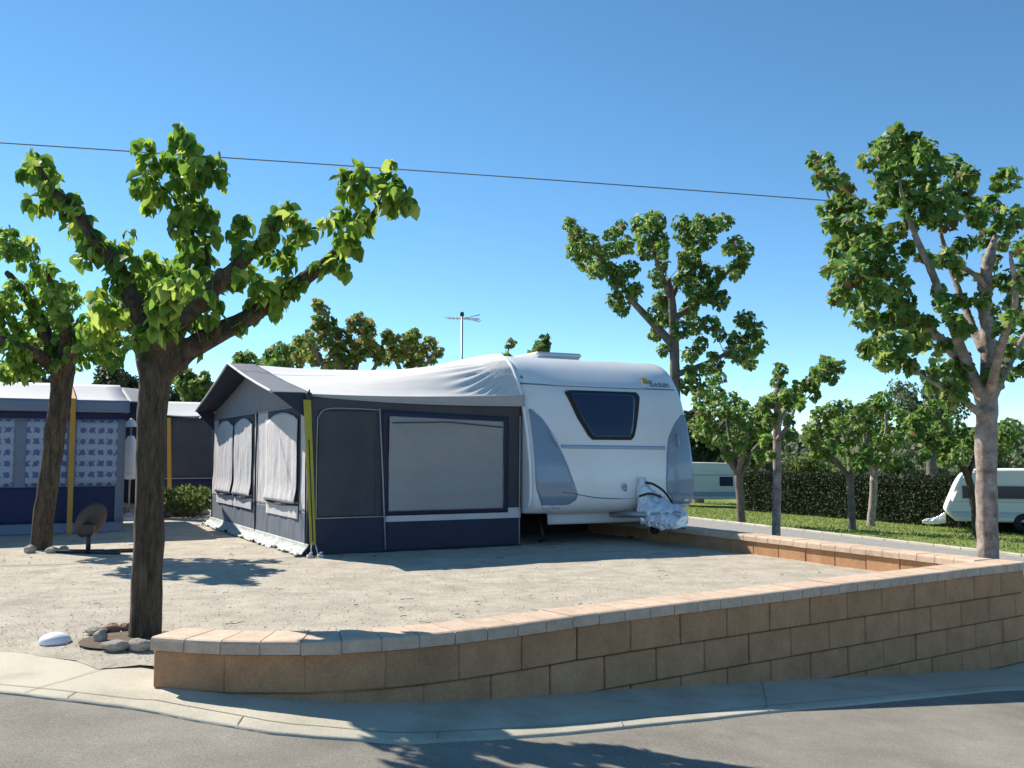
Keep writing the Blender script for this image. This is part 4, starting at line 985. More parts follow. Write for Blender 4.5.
def body():
    mb = MB(); nx = 22; xs = []
    for i in range(nx+1):
        a = i/nx; xs.append(CWD*(0.5-0.5*math.cos(math.pi*a)) if False else CWD*a)
    xs = [0.0, 0.012, 0.04, 0.09]+[CWD*a for a in np.linspace(0.08, 0.92, 16)]+[CWD-0.09, CWD-0.04, CWD-0.012, CWD]
    n = len(SP); vs = []
    for x in xs:
        e = min(x, CWD-x); inset = 0.0
        if e < 0.09: inset = 0.055*(1-math.sqrt(max(0, 1-(1-e/0.09)**2)))
        for k, (y, z) in enumerate(SP):
            yy, zz = y, z
            if k < nf: yy = y-bulge(x, z)
            # rounded side edges: pull towards the body centre
            cy = min(max(yy, 0.7), 5.4); cz = min(max(zz, 0.6), 1.9)
            dv = Vector((cy-yy, cz-zz)); 
            if dv.length > 1e-6: dv = dv.normalized()*inset; yy += dv.x; zz += dv.y
            vs.append((x, yy, zz))
    fs = [(i*n+k, (i+1)*n+k, (i+1)*n+(k+1) % n, i*n+(k+1) % n) for i in range(len(xs)-1) for k in range(n)]
    mb.add(vs, fs, True); mb.add(vs[:n], [tuple(range(n))]); mb.add(vs[-n:], [tuple(range(n))[::-1]])
    return mb
body().build('body', M['white_gel'], cv)
def cxz(px, py):
    """photo point on the curved caravan front -> local x, z"""
    d = ray(px, py); o = Vector((0, 0, EYE)); y = 0.0
    for _ in range(25):
        t = ((CO-o).dot(UX)+y)/d.dot(UX); p = o+d*t-CO; x, z = p.dot(VX), p.z
        y = front_y_(min(max(x, 0), CWD), z)
    return x, z
def front_patch(rows, m, name, off=0.006, parent=None, nx=14, thick=0.008):
    """rows: (z, xleft, xright) bottom to top"""
    mb = MB(); zz = [r[0] for r in rows]; n = 26
    vs = []
    for i in range(n+1):
        z = zz[0]+(zz[-1]-zz[0])*i/n; xl = np.interp(z, zz, [r[1] for r in rows]); xr = np.interp(z, zz, [r[2] for r in rows])
        for j in range(nx+1):
            x = xl+(xr-xl)*j/nx; vs.append((x, front_y_(x, z)-off, z))
    mb.add(vs, [(i*(nx+1)+j, i*(nx+1)+j+1, (i+1)*(nx+1)+j+1, (i+1)*(nx+1)+j) for i in range(n) for j in range(nx)], True)
    return mb.build(name, m, parent or cv, thick=thick)
def rows_px(Lp, Rp):
    l = sorted([cxz(*p)[::-1] for p in Lp]); r = sorted([cxz(*p)[::-1] for p in Rp])
    z0 = min(l[0][0], r[0][0]); z1 = max(l[-1][0], r[-1][0]); out = []
    for i in range(25):
        z = z0+(z1-z0)*i/24
        out.append((z, float(np.interp(z, [a for a, b in l], [b for a, b in l])), float(np.interp(z, [a for a, b in r], [b for a, b in r]))))
    return out
# window: rubber frame then acrylic pane
wf_ = front_patch(rows_px([(566, 390), (564, 392), (577, 418), (588, 436), (592, 439.5)], [(636, 393), (639, 396), (637, 420), (634, 437), (631, 440)]), M['rubber'], 'front_window', 0.012, nx=20)
front_patch(rows_px([(571, 393), (570, 394), (581, 418), (591, 434), (594, 437)], [(632, 396), (634.5, 398), (633, 420), (631, 434.5), (629, 437.5)]), M['glass'], 'pane', 0.022, wf_, nx=20)
# blue corner panels
xl0 = 0.05
lp = rows_px([(528, 409), (531, 450), (536, 490), (541, 508), (548, 512)], [(531, 409.5), (541, 417), (553, 435), (563, 455), (572, 478), (577.5, 494), (577, 499), (569, 505), (556, 509), (549, 512)])
lp = [(z, max(xl0, a), max(b, xl0+0.01)) for z, a, b in lp]
pl = front_patch(lp, M['blue_panel'], 'corner_panel', 0.008)
xr0 = CWD-0.04
rp_ = rows_px([(681, 415), (674, 424), (668, 438), (666.5, 455), (666, 478), (666, 492), (672, 497)], [(683, 415), (690, 440), (694, 480), (696, 505)])
rp_ = [(z, min(a, xr0-0.01), xr0) for z, a, b in rp_]
front_patch(rp_, M['blue_panel'], 'corner_panel', 0.008)
# small marker lamps low on the corner panels
for px0, py0 in ((547, 508.5), (685, 500)):
    x, z = cxz(px0, py0); x = min(x, CWD-.12); q = [(-.07, -.012), (.05, -.018), (.07, .004), (.03, .02), (-.05, .018)]; lm = MB()
    lm.prism(q, lambda p: Vector((x+p[0], front_y_(x+p[0], z+p[1])-0.012, z+p[1])), lambda p: Vector((x+p[0]*.8, front_y_(x+p[0], z+p[1])-0.035, z+p[1]*.8))); lm.build('marker_lamp', M['white_plastic'], cv)
# grab handles
for px0, py0, px1, py1 in ((549, 432, 556, 446), (676, 434, 677, 446)):
    a, b = cxz(px0, py0), cxz(px1, py1); h = MB()
    P = [Vector((a[0], front_y_(*a)-0.004, a[1])), Vector((a[0], front_y_(*a)-0.05, a[1]-0.02)), Vector((b[0], front_y_(*b)-0.05, b[1]+0.02)), Vector((b[0], front_y_(*b)-0.004, b[1]))]
    h.tube(P, 0.012, 8); h.build('grab_handle', M['blue_band'], cv)
# blue waistband and seams
def strip_line(pts, hw, m, name, off=0.008):
    mb = MB(); q = spline([Vector((*cxz(*p), 0)) for p in pts], 8); vs = []
    for p in q:
        x = min(max(p.x, 0.0), CWD)
        for s in (-1, 1): vs.append((x, front_y_(x, p.y+s*hw)-off, p.y+s*hw))
    mb.add(vs, [(2*i, 2*i+2, 2*i+3, 2*i+1) for i in range(len(q)-1)], True); return mb.build(name, m, cv, thick=0.008)
strip_line([(561, 446.5), (590, 447), (630, 447.5), (665, 448)], 0.024, M['blue_band'], 'waist_band')
strip_line([(519.5, 383.2), (560, 385.5), (620, 388), (674, 390)], 0.008, M['seam'], 'roof_seam', 0.006)
strip_line([(578, 494.5), (600, 498), (640, 499), (665, 497)], 0.006, M['seam'], 'locker_seam', 0.006)
strip_line([(552, 511), (580, 503), (610, 502), (650, 502.5)], 0.004, M['grey_gel'], 'bumper_crease', 0.006)
for pts in (((562, 492), (578, 494)), ((666, 495), (676, 492))): strip_line(pts, 0.005, M['seam'], 'panel_crease', 0.014)
# awning rail along the near left edge
rl = MB(); pts = [Vector((-0.012, y-0.004, z)) for y, z in PROF[2:]]+[Vector((-0.012, yy, 2.545)) for yy in (1.5, 3, 4.5)]
rl.tube(spline(pts, 4), 0.022, 8); rl.build('awning_rail', M['rail'], cv)
# lower bumper tray, chassis, wheels, drawbar
tr = MB()
tr.grid(lambda a, b: Vector((0.35+1.75*a, front_y_(0.35+1.75*a, 0.42)+0.16-0.02*b, 0.40-0.14*b)), 12, 4); tr.build('underskirt', M['grey_gel'], cv, thick=0.01)
ch = MB(); ch.box(0.55, 0.63, 0.2, 5.6, 0.26, 0.395); ch.box(1.83, 1.91, 0.2, 5.6, 0.26, 0.395); ch.tube([(0.15, 3.2, 0.33), (2.31, 3.2, 0.33)], 0.05, 10); ch.build('chassis', M['dark_metal'], cv)
wk = MB(); wk.box(0.05, CWD-0.14, 1.5, 1.53, 0.01, 0.395); wk.box(CWD-0.14, CWD-0.11, 0.5, 5.6, 0.01, 0.395); wk.build('shade_panel', M['rubber'], cv)  # black panels added to deepen the shade under the body
for x in (0.10, CWD-0.30):
    wh = MB(); a = [(0.16, 0), (0.30, 0.0), (0.325, 0.03), (0.33, 0.10), (0.325, 0.17), (0.30, 0.20), (0.16, 0.20)]
    n = 28; vs = [(x+w_, 3.2+r*math.cos(2*math.pi*k/n), 0.33+r*math.sin(2*math.pi*k/n)) for r, w_ in a for k in range(n)]
    wh.add(vs, [(i*n+k, i*n+(k+1) % n, (i+1)*n+(k+1) % n, (i+1)*n+k) for i in range(len(a)-1) for k in range(n)], True)
    wo_ = wh.build('wheel', M['rubber'], cv)
    rm = MB(); rm.add([(x+0.19 if x > 1 else x+0.01, 3.2+0.165*math.cos(2*math.pi*k/n), 0.33+0.165*math.sin(2*math.pi*k/n)) for k in range(n)]+[(x+0.16 if x > 1 else x+0.04, 3.2, 0.33)], [(k, (k+1) % n, n) for k in range(n)]); rm.build('rim', M['steel'], wo_)
for x, y in ((0.5, 0.35), (1.96, 0.35), (0.5, 5.7), (1.96, 5.7)):
    lg = MB(); lg.tube([(x, y+0.15, 0.38), (x, y-0.02, 0.02)], 0.022, 8); lg.box(x-0.06, x+0.06, y-0.08, y+0.04, 0.0, 0.02); lg.build('steady_leg', M['dark_metal'], cv)
db = MB(); db.tube([(1.2, 0.2, 0.36), (1.55, -1.05, 0.40)], 0.04, 8); db.tube([(2.0, 0.2, 0.36), (1.62, -1.05, 0.40)], 0.04, 8); db.tube([(1.59, -1.0, 0.42), (1.59, -1.2, 0.42)], 0.035, 8); db.build('drawbar', M['steel'], cv)
jw = MB(); jw.tube([(1.60, -0.66, 0.62), (1.60, -0.66, 0.22)], 0.024, 8); jw.build('jockey_post', M['steel'], cv)
jo = MB(); n = 20; vs = [(1.60+w_, -0.66+r*math.cos(2*math.pi*k/n), 0.22+r*math.sin(2*math.pi*k/n)) for r, w_ in ((.03, -.03), (.075, -.03), (.088, -.02), (.088, .02), (.075, .03), (.03, .03)) for k in range(n)]
jo.add(vs, [(i*n+k, i*n+(k+1) % n, (i+1)*n+(k+1) % n, (i+1)*n+k) for i in range(5) for k in range(n)], True); jo.build('jockey_wheel', M['rubber'], cv)
# roof vent
rv = MB(); rv.box(0.75, 1.45, 0.95, 1.65, 2.52, 2.58, 0.02); rv.obox(Vector((1.1, 1.3, 2.60)), Vector((1, 0, 0)), Vector((0, 1, 0)), Vector((0, 0, 1)), 0.38, 0.38, 0.035, 0.03); rv.build('roof_vent', M['grey_gel'], cv)
# round locker badge
x, z = cxz(624, 487); bd = MB(); rr = 0.045
bd.add([(x, front_y_(x, z)-0.016, z)]+[(x+rr*math.cos(2*math.pi*k/20), front_y_(x, z)-0.012, z+rr*1.2*math.sin(2*math.pi*k/20)) for k in range(20)], [(0, k+1, (k+1) % 20+1) for k in range(20)])
bo = bd.build('locker_badge', M['blue_band'], cv, thick=0.01)
x2, z2 = cxz(624.5, 488.5); b2 = MB()
for a0 in (0.6, 3.7):
    b2.tube([(x2+0.025*math.cos(a0+i*.3), front_y_(x2, z2)-0.02, z2+0.03*math.sin(a0+i*.3)) for i in range(8)], 0.006, 6)
b2.build('badge_motif', M['grey_text'], bo)
# emblem and lettering over the seam
x, z = cxz(644.5, 380.5)
def on_front(px_, pz_, off): return Vector((px_, front_y_(px_, pz_)-off, pz_))
em = MB(); q = [(-.062, -.04), (.055, -.05), (.066, -.015), (.045, .0), (.06, .045), (.03, .035), (.0, .05), (-.03, .035), (-.065, .05), (-.05, .01)]
em.prism(q, lambda p: on_front(x+p[0], z+p[1], 0.004), lambda p: on_front(x+p[0], z+p[1], 0.012)); em.build('emblem', M['gold'], cv)
em = MB(); em.tube([on_front(x-0.10+0.15*t, z-0.075-0.025*math.sin(t*3.1), 0.006) for t in (0, .2, .4, .6, .8, 1)], 0.006, 6); em.build('emblem_swash', M['grey_gel'], cv)
me = text_mesh('Beduin', 0.135, 0.2, 0.002)
xt, zt_ = cxz(650.5, 386.6); 
for v_ in me.vertices:
    lx, lz = v_.co.x*0.98, v_.co.y; X = xt+lx; Zc = zt_+lz
    v_.co = Vector((min(X, CWD), front_y_(min(X, CWD), Zc)-0.008-v_.co.z, Zc))
me.materials.clear(); me.materials.append(M['grey_text']); to = bpy.data.objects.new('lettering', me); COL.objects.link(to); to.parent = cv
x, z = cxz(521, 377); sq = MB(); sq.prism([(-.012, -.02), (.02, -.02), (.02, .02), (-.012, .02)], lambda p: on_front(max(x, .03)+p[0], z+p[1], 0.004), lambda p: on_front(max(x, .03)+p[0], z+p[1], 0.010)); sq.build('corner_mark', M['blue_panel'], cv)

# silver cover over the drawbar head
def cover(root_loc, rz, label, sc=1.0, cx=0.0, ys=1.0):
    o = bpy.data.objects.new('hitch_cover', None)
    mb = MB()
    # stations along y (towards camera): y, half width, z bottom, z ridge, ridge x offset
    stn = [(-0.02, .16, .34, .98, -.10), (-.12, .20, .33, 1.00, -.09), (-.28, .24, .30, .86, -.05), (-.48, .25, .28, .74, -.01), (-.70, .24, .27, .66, .02), (-.90, .22, .26, .62, .04), (-1.10, .19, .25, .58, .05), (-1.28, .15, .26, .53, .05), (-1.40, .09, .30, .46, .05)]
    st2 = []
    for i in range(len(stn)-1):
        for k in range(5):
            t = k/5; st2.append([stn[i][j]*(1-t)+stn[i+1][j]*t for j in range(5)])
    st2.append(list(stn[-1])); n = 30; vs = []
    for y, hw, zb, zr, xo in st2:
        for k in range(n):
            a = -0.12*math.pi+1.24*math.pi*k/(n-1)
            c, s = math.cos(a), math.sin(a)
            px_ = (abs(c)**0.8)*(1 if c > 0 else -1)*hw*0.88*(1.0 if s > 0 else 0.96)
            pz_ = zb+0.09+(zr-zb-0.09)*(max(s, -0.3) if s > 0 else s*0.5)**1 if s > 0 else zb+0.09+s*0.2
            p = Vector((xo*(max(0, s))+px_*(1-0.55*max(0, s)**2 if y > -0.5 else 1-0.25*max(0, s)**2), y, pz_))
            w1 = mnoise.noise(p*9+Vector((3, 1, 0)))*0.035+mnoise.noise(p*22)*0.016
            rad = Vector((p.x, 0, p.z-0.45)); rad = rad.normalized() if rad.length > 1e-5 else Vector((0, 0, 1))
            ridge = 0.02*abs(math.sin(p.y*9+p.x*14))
            q_ = (p+rad*(w1+ridge))*sc; q_.y *= ys; vs.append(q_)
    m_ = len(st2); fs = [(i*n+k, (i+1)*n+k, (i+1)*n+k+1, i*n+k+1) for i in range(m_-1) for k in range(n-1)]
    fs += [tuple(range(n)), tuple((m_-1)*n+k for k in range(n))[::-1]]
    mb.add(vs, fs, False); o = mb.build('hitch_cover', M['silver'], None)
    o.location = root_loc; o.rotation_euler = (0, 0, rz)
    return tag(o, label, 'cover')
hc = CO+VX*1.62+UX*(-0.43)
hcv = cover(Vector((hc.x, hc.y, 0.0)), TH, 'crumpled silver cover over the drawbar of the large white caravan', 0.86, ys=0.66)
sp_ = MB(); sp_.tube(spline([Vector((-.10, -.14, .80)), Vector((-.02, -.20, .78)), Vector((.08, -.28, .70)), Vector((.14, -.36, .58)), Vector((.17, -.40, .46))], 6), 0.016, 6)
sp_.tube(spline([Vector((-.17, -.10, .62)), Vector((-.10, -.24, .66)), Vector((0.0, -.36, .62))], 6), 0.014, 6); sp_.build('cover_dark_slot', M['black'], hcv)  # black tubes drawn as the dark gap between the cover's bright folds

# ------------------------------------------------------------------ small things on the pitch
def rock(px, py, wpx, hpx, m, label, Y=None, sq=0.8, rz=0.0, seed=0):
    p = G(px, py); k = p.y/F; b = bmesh.new(); bmesh.ops.create_icosphere(b, subdivisions=3, radius=1)
    for v in b.verts:
        n_ = 1+0.28*mnoise.noise(v.co*1.3+Vector((seed*3.1, seed, 0)))+0.10*mnoise.noise(v.co*3.5+Vector((seed, 2, 1)))
        c = v.co*n_; v.co = Vector((c.x*wpx*k/2, c.y*wpx*k/2*sq, c.z*hpx*k/2))
    me = bpy.data.meshes.new('rock'); b.to_mesh(me); b.free(); me.materials.append(m)
    for f in me.polygons: f.use_smooth = True
    o = bpy.data.objects.new('rock', me); COL.objects.link(o); o.location = (p.x, p.y, hpx*k/2*0.7); o.rotation_euler = (0, 0, rz)
    return tag(o, label, 'rock', 'rocks ringing the front trunk')
rock(100.5, 643, 13, 15, M['rock'], 'small round pale rock at the left of the ring round the front trunk', seed=1)
rock(116, 650, 30, 12, M['rock'], 'long flat grey rock at the front of the ring round the front trunk', sq=0.55, seed=2)
rock(140, 650, 26, 13, M['rock'], 'brownish rock between the front trunk and the left end of the wall', sq=0.6, seed=3)
rock(96, 634, 22, 9, M['rock'], 'pale pointed rock at the back left of the ring round the front trunk', sq=0.6, seed=4)
rock(112, 632, 20, 10, M['rock_red'], 'dark reddish rock behind the hollow left of the front trunk', sq=0.6, seed=5)
rock(127, 631, 14, 10, M['rock_red'], 'reddish rock touching the left side of the front trunk', sq=0.7, seed=6)
so_ = MB(); c = G(130, 640); so_.lathe([(0.30, 0.006), (0.2, 0.016), (0.1, 0.02), (0.0, 0.02)], 24, (c.x, c.y, 0)); tag(so_.build('tree_pit', M['soil']), kind='structure')
# white domed cap
p = G(55, 641); dm = MB(); dm.lathe([(0.092, -0.01), (0.094, 0.008), (0.086, 0.024), (0.066, 0.040), (0.036, 0.050), (0.0, 0.053)], 32); o = dm.build('domed_cap', M['white_plastic']); o.location = (p.x, p.y, 0); tag(o, 'white plastic dome lying on the gravel near the left pavement', 'cap')
# stones by second trunk
for i, (px, py, wd, hh, lb) in enumerate(((52, 553, 14, 7, 'pale flat stone at the foot of the leaning tree by the dish'), (64, 551, 9, 6, 'small pale stone between the leaning tree and the dish stand'), (30, 553, 12, 9, 'brownish stone left of the foot of the leaning tree'))):
    r_ = rock(px, py, wd, hh, M['rock'], lb, seed=11+i); r_['group'] = 'stones at the foot of the leaning tree'
# satellite dish on ground stand
p = G(88, 554); k = p.y/F
ds = thing('satellite_dish', 'dark satellite dish seen from behind on a low three legged stand', 'satellite dish', (p.x, p.y, 0))
m_ = MB(); m_.tube([(0, 0, 0), (0, 0, 0.30)], 0.028, 10); m_.build('post', M['black'], ds)
for a, l in ((0.42, 0.50), (-0.22, 0.42), (2.9, 0.52)):
    m_ = MB(); m_.tube([(0.0, 0, 0.03), (math.cos(a)*l, math.sin(a)*l, 0.022)], 0.024, 8); m_.build('foot_bar', M['dark_metal'], ds)
m_ = MB(); cD = Vector((-0.0, 0.06, 0.37)); nrm = Vector((-0.45, 0.80, 0.32)).normalized(); ax1 = Vector((0.40, 0.12, 0.9)); ax1 = (ax1-nrm*ax1.dot(nrm)).normalized(); ax2 = nrm.cross(ax1)
vs = []; nr, na = 6, 28
for i in range(nr+1):
    r_ = i/nr
    for j in range(na):
        a = 2*math.pi*j/na; vs.append(cD+ax1*math.cos(a)*r_*0.235+ax2*math.sin(a)*r_*0.16+nrm*0.05*r_*r_)
m_.add(vs, [(i*na+j, i*na+(j+1) % na, (i+1)*na+(j+1) % na, (i+1)*na+j) for i in range(nr) for j in range(na)], True); m_.build('dish', M['dish'], ds, thick=0.008)
m_ = MB(); m_.box(-0.07, 0.07, -0.06, 0.05, 0.22, 0.36, 0.02); m_.build('bracket', M['black'], ds)
m_ = MB(); m_.tube([cD-ax1*0.2, cD-ax1*0.22+nrm*0.26], 0.012, 8); m_.tube([cD-ax1*0.22+nrm*0.24, cD-ax1*0.2+nrm*0.33], 0.03, 10); m_.build('feed_arm', M['black'], ds)

# ------------------------------------------------------------------ left neighbours
def tentX(Y, px): return (px-512)/F*Y
# blue and white awning
Y1 = 14.6
x1 = tentX(Y1, 126); x0 = tentX(Y1, -60)
bt_ = thing('awning', 'blue and white awning with printed curtain windows and an ochre strap behind the leaning tree', 'awning', (x1, Y1, 0), TH)
wd = 7.5; ez = 1.98
def Bx(px):
    d = ray(px, 455); t = (Vector((x1, Y1, 0))-Vector((0, 0, EYE))).dot(UX)/d.dot(UX); p = Vector((0, 0, EYE))+d*t-Vector((x1, Y1, 0)); return p.dot(VX)
m_ = MB(); m_.grid(lambda a, b: Vector((-wd+wd*a, 0.0+0.004*mnoise.noise(Vector((a*20, b*4, 0))), 0.12+b*(1.70-0.12))), 40, 12); m_.build('front_wall', M['tent_grey'], bt_, thick=0.006)
m_ = MB(); m_.grid(lambda a, b: Vector((-wd+wd*a, -0.01, 1.70+b*0.12)), 20, 3); m_.build('header_band', M['royal'], bt_, thick=0.006)
m_ = MB(); m_.grid(lambda a, b: Vector((-wd-0.02+(wd+0.06)*a, -0.10-0.03*(1-b)+0.015*math.sin(a*60)*(1-b), 1.80+b*(ez-1.80))), 80, 4); m_.build('valance', M['tent_grey'], bt_, thick=0.006)
def b_roof(a, b): return Vector((-wd-0.02+(wd+0.06)*a-0.35*b*a*0, -0.10+1.9*b, ez+0.37*b-0.05*math.sin(b*math.pi)))
m_ = MB(); m_.grid(b_roof, 30, 10); m_.build('roof', M['tile_white'], bt_, thick=0.008)
m_ = MB(); m_.grid(lambda a, b: Vector((0.04+0.42*a, 0.05+1.8*b, ez+0.34*b-0.03*a)), 6, 10); m_.build('side_canopy', M['canopy_cloth'], bt_, thick=0.008)
for xa_, xb_ in ((Bx(26), Bx(67)), (Bx(76), Bx(117)), (Bx(-55), Bx(14))):
    m_ = MB(); m_.grid(lambda a, b: Vector((xa_+(xb_-xa_)*a, -0.016-0.012*math.sin(a*22)*0.5, 0.70+b*0.98)), 24, 8); m_.build('curtain_window', M['curtain'], bt_, thick=0.004)
m_ = MB(); m_.grid(lambda a, b: Vector((Bx(-55)+(Bx(116)-Bx(-55))*a, -0.012+0.004*mnoise.noise(Vector((a*30, b*3, 0))), 0.13+b*0.555)), 30, 6); m_.build('lower_band', M['royal'], bt_, thick=0.005)
m_ = MB(); m_.grid(lambda a, b: Vector((-wd+wd*a, -0.02-0.10*b**1.5+0.02*mnoise.noise(Vector((a*40, b*4, 0))), 0.14*(1-b)+0.01)), 60, 4); m_.build('mud_skirt', M['tent_grey'], bt_, thick=0.004)
m_ = MB(); m_.grid(lambda a, b: Vector((0, 2.2*a, 0.02+b*(1.93+0.3*a))), 8, 8); m_.build('side_wall', M['tent_grey'], bt_, thick=0.006)
m_ = MB(); xc = Bx(71); w2 = 0.036
m_.add([Vector((xc-w2, p[0], p[1])) for p in ((-0.30, 0.01), (-0.16, ez+0.02), (1.78, ez+0.375))]+[Vector((xc+w2, p[0], p[1])) for p in ((-0.30, 0.01), (-0.16, ez+0.02), (1.78, ez+0.375))], [(0, 1, 4, 3), (1, 2, 5, 4)]); m_.build('storm_strap', M['ochre'], bt_, thick=0.006)
m_ = MB(); m_.grid(lambda a, b: Vector((-wd+wd*a, 4.2, b*1.9)), 4, 4); m_.build('back_wall', M['tent_grey'], bt_, thick=0.006)
m_ = MB(); m_.grid(lambda a, b: Vector((-wd+wd*a, 1.8+2.4*b, ez+0.35+0.05*math.sin(b*3))), 10, 6); m_.build('rear_roof', M['tile_white'], bt_, thick=0.008)
# navy recess wall right of it
Yr = 18.0; xr_ = tentX(Yr, 124)
m_ = MB(); m_.grid(lambda a, b: Vector((xr_+0.62*a, Yr, 0.0+2.15*b)), 6, 6); o = m_.build('navy_screen', M['navy_cloth'], thick=0.01); tag(o, 'plain navy fabric screen in the gap right of the blue awning', 'screen')
# white folded parasol-like stand in the gap
p = G(131, 500); fs_ = thing('folded_parasol', 'slim folded white parasol with pointed cap in the gap right of the blue awning', 'parasol', (tentX(17, 131.5), 17.0, 0))
m_ = MB(); m_.tube([(0, 0, 0), (0, 0, 1.78)], 0.018, 8); m_.build('pole', M['steel'], fs_)
m_ = MB(); m_.lathe([(0.10, 0.86), (0.12, 0.95), (0.11, 1.25), (0.09, 1.42), (0.05, 1.5)], 14); m_.build('folded_cloth', M['white_plastic'], fs_)
m_ = MB(); m_.lathe([(0.13, 1.66), (0.12, 1.69), (0.05, 1.78), (0.0, 1.82)], 14); m_.build('cap', M['white_plastic'], fs_)
m_ = MB(); m_.lathe([(0.0, 0.72), (0.09, 0.73), (0.12, 0.80), (0.10, 0.86)], 14); m_.build('lower_tie', M['white_plastic'], fs_)
m_ = MB(); m_.lathe([(0.22, 0.0), (0.22, 0.06), (0.10, 0.09), (0.03, 0.14)], 18); m_.build('foot', M['strip_cloth'], fs_)
# grey tent
Y2 = 21.5; gx = tentX(Y2, 166)
gt = thing('awning', 'slate grey awning with pale roof between the front trunk and the gabled awning', 'awning', (gx, Y2, 0), TH)
m_ = MB(); m_.grid(lambda a, b: Vector((4.5*a, 0.004*mnoise.noise(Vector((a*20, b*4, 0))), 0.62+b*1.38)), 20, 8); m_.build('front_wall', M['dark_cloth'], gt, thick=0.006)
m_ = MB(); m_.grid(lambda a, b: Vector((4.5*a, -0.005, 0.02+b*0.60)), 20, 4); m_.build('lower_band', M['navy_cloth'], gt, thick=0.006)
m_ = MB(); m_.tube([(0, -0.012, 0.63), (4.5, -0.012, 0.63)], 0.012, 6); m_.build('piping', M['piping'], gt)
m_ = MB(); m_.grid(lambda a, b: Vector((-0.1+4.7*a, -0.12+2.2*b, 2.06+0.42*b-0.05*math.sin(b*3.1)-0.03*math.sin(a*14)*(1-b))), 30, 10); m_.build('roof', M['tile_white'], gt, thick=0.008)
m_ = MB(); m_.grid(lambda a, b: Vector((0, 2.6*a, 0.02+b*2.0)), 8, 6); m_.build('side_wall', M['tent_grey'], gt, thick=0.006)
m_ = MB(); m_.add([(0.02, -0.02, 2.0), (0.10, -0.02, 2.0), (0.14, -0.25, 0.02), (0.05, -0.25, 0.02)], [(0, 1, 2, 3)]); m_.build('storm_strap', M['ochre'], gt, thick=0.005)
# rubble edging and bush
rb = MB(); 
for i in range(60):
    t = random.random(); px = 122+90*t; Yq = 17.2+1.6*t+random.uniform(-.1, .1); xq = tentX(Yq, px); r_ = random.uniform(.06, .14)
    b = bmesh.new(); bmesh.ops.create_icosphere(b, subdivisions=2, radius=r_); zq = random.choice((0.05, 0.12, 0.2))
    for v in b.verts: v.co = Vector((v.co.x*1.3, v.co.y, v.co.z*.7))*(1+.3*mnoise.noise(v.co*9+Vector((i, 0, 0))))+Vector((xq, Yq, zq))
    b.verts.index_update(); rb.add([v.co[:] for v in b.verts], [tuple(v.index for v in f.verts) for f in b.faces], True); b.free()
o = rb.build('rubble_border', M['rock'], fix=False); tag(o, 'low border of pale rubble stones between the blue awning and the bush', 'stone border')
bu = thing('bush', 'spiky green bush beside the far foot of the gabled awning', 'bush', G(190, 517))
B = G(190, 517); cl = [((random.gauss(0, .28), random.gauss(0, .2), random.uniform(.1, .52)), .12) for _ in range(34)]
V, T = leaves([(Vector(c), r) for c, r in cl], 0.085, SMALL, droop=-0.9, dens=1.8); raw_mesh('foliage', V, T, M['leaf_fresh'], bu)
m_ = MB()
for c, r in cl: m_.tube([(c[0]*.3, c[1]*.3, 0), (c[0]*.8, c[1]*.8, c[2]*.6), c], [.008, .006, .003], 5)
m_.build('stems', M['bark_grey'], bu)

# ------------------------------------------------------------------ background caravans
def side_caravan(label, loc, rz, L_, W_, prof, bodym, bandm, windows, band, wheel_x, group=None):
    """prof: (x, z) outline seen from the side; local x along the body, -y faces the viewer"""
    r = thing('caravan', label, 'caravan', loc, rz, group)
    mb = MB(); sp = [(p.x, p.y) for p in spline([Vector((a, b, 0)) for a, b in prof], 4)]
    n = len(sp); ys = [0, 0.02, 0.07, W_-0.07, W_-0.02, W_]; ins = [0.06, 0.025, 0, 0, 0.025, 0.06]
    cx, cz = sum(a for a, b in sp)/n, sum(b for a, b in sp)/n; vs = []
    for y, i_ in zip(ys, ins):
        for a, b in sp:
            d = Vector((cx-a, cz-b)).normalized()*i_; vs.append((a+d.x, y, b+d.y))
    mb.add(vs, [(i*n+k, (i+1)*n+k, (i+1)*n+(k+1) % n, i*n+(k+1) % n) for i in range(5) for k in range(n)], True)
    mb.add(vs[:n], [tuple(range(n))]); mb.add(vs[-n:], [tuple(range(n))[::-1]]); mb.build('body', bodym, r)
    for (a, b, c, d) in windows:
        f = MB(); f.box(a-.04, b+.04, -.022, .01, c-.04, d+.04, .008); fo = f.build('window', M['grey_gel'], r); g = MB(); g.box(a, b, -.032, -.023, c, d, .004); g.build('pane', M['glass'], fo)
    for a, b, c, d in band: f = MB(); f.box(a, b, -.012, .01, c, d, .003); f.build('side_band', bandm, r)
    for wx in wheel_x:
        wh = MB(); n2 = 22; pr_ = [(.10, -.02), (.28, -.02), (.30, 0.02), (.30, .14), (.28, .18)]
        wh.add([(wx+q*math.cos(2*math.pi*k/n2), y, .30+q*math.sin(2*math.pi*k/n2)) for q, y in pr_ for k in range(n2)], [(i*n2+k, i*n2+(k+1) % n2, (i+1)*n2+(k+1) % n2, (i+1)*n2+k) for i in range(4) for k in range(n2)], True); wh.build('wheel', M['rubber'], r)
    return r
# pale static caravan behind
pc = D(737, 505, 46.0); zc = terrain(pc.x, pc.y)
side_caravan('distant pale caravan with grey window seen just right of the large white caravan', (pc.x-6.0, pc.y+0.4, zc), -0.06, 6.0, 2.2,
    [(0.1, .42), (0.0, .6), (0.0, 2.0), (0.15, 2.14), (3, 2.2), (5.85, 2.14), (6.0, 2.0), (6.0, .6), (5.9, .42), (3, .42)], M['pale_teal'], M['teal_band'],
    [(5.2, 5.85, 1.05, 1.50)], [(0.05, 5.95, 0.55, 0.78), (3.9, 3.96, 0.95, 1.56), (3.9, 5.95, 1.56, 1.60)], (3.0,))
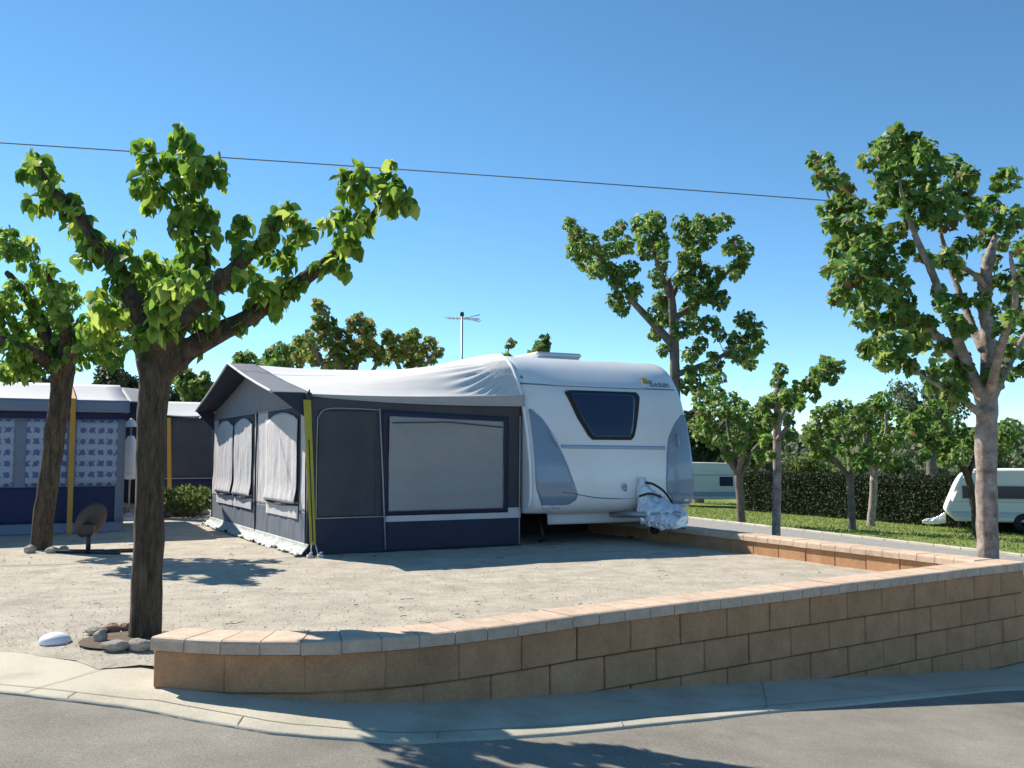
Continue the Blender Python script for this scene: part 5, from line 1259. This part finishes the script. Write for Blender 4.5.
# small caravan far right
SMK = 0.86
pf = D(945, 530, 30.0); zf = terrain(pf.x, pf.y)-0.02
side_caravan('small white and green caravan with sloping front partly hidden by the right hand trunk', (pf.x-0.02, pf.y-0.3, zf), -0.36, 4.4, 2.0,
    [(a*SMK, b*SMK) for a, b in [(0.25, .36), (0.02, .62), (0.0, .80), (0.18, 1.25), (0.42, 1.78), (0.72, 2.10), (1.4, 2.22), (3.4, 2.22), (4.1, 2.05), (4.35, 1.4), (4.35, .6), (4.2, .36), (2.2, .34)]], M['wall_cream'], M['pale_teal'],
    [(0.42, 0.86, 1.02, 1.40), (1.4, 2.5, 1.02, 1.40)], [(0.2, 3.6, 0.90, 0.93), (0.10, 3.65, 0.52, 0.62), (0.10, 3.65, 0.46, 0.49)], (2.1,))
c2 = cover(Vector((pf.x+0.25, pf.y+0.45, zf+0.02)), R(-90), 'small silver cover on the drawbar of the small caravan at far right', 0.5)
c2.rotation_euler = (0, 0, R(-110))

# ------------------------------------------------------------------ aerial and overhead wire
pa = D(462, 330, 20.0)
an = thing('television_aerial', 'thin television aerial mast sticking up behind the awning roof', 'aerial', (pa.x, pa.y, 0))
zt = D(462, 314, 20.0).z
m_ = MB(); m_.tube([(0, 0, 0), (0, 0, zt)], 0.022, 8); m_.build('mast', M['steel'], an)
m_ = MB(); m_.tube([(-0.32, -.1, zt-0.10), (0.36, .12, zt-0.09)], 0.014, 6)
for i in range(9):
    t = -0.30+0.08*i; m_.tube([(t-.05, -0.16+t*.3, zt-0.10), (t+.05, 0.16+t*.3, zt-0.10)], 0.008, 5)
for s in (-1, 1): m_.tube([(0.06, 0, zt-.09), (0.38, .1*s, zt-.09+.09*s)], 0.012, 5)
m_.build('antenna_boom', M['strip_cloth'], an)
m_ = MB(); m_.box(-.04, .04, -.04, .04, zt-.05, zt+.04, .01); m_.build('clamp', M['black'], an)
wpts = [D(x, y, 15+x*0.004) for x, y in ((-500, 112), (-250, 127), (0, 142.8), (230, 158), (415, 170.5), (600, 183.5), (820, 200), (1060, 218.5), (1300, 240))]
m_ = MB(); m_.tube(spline(wpts, 8), 0.011, 6); o = m_.build('overhead_wire', M['seam']); tag(o, 'single thin dark wire strung across the sky', 'wire')
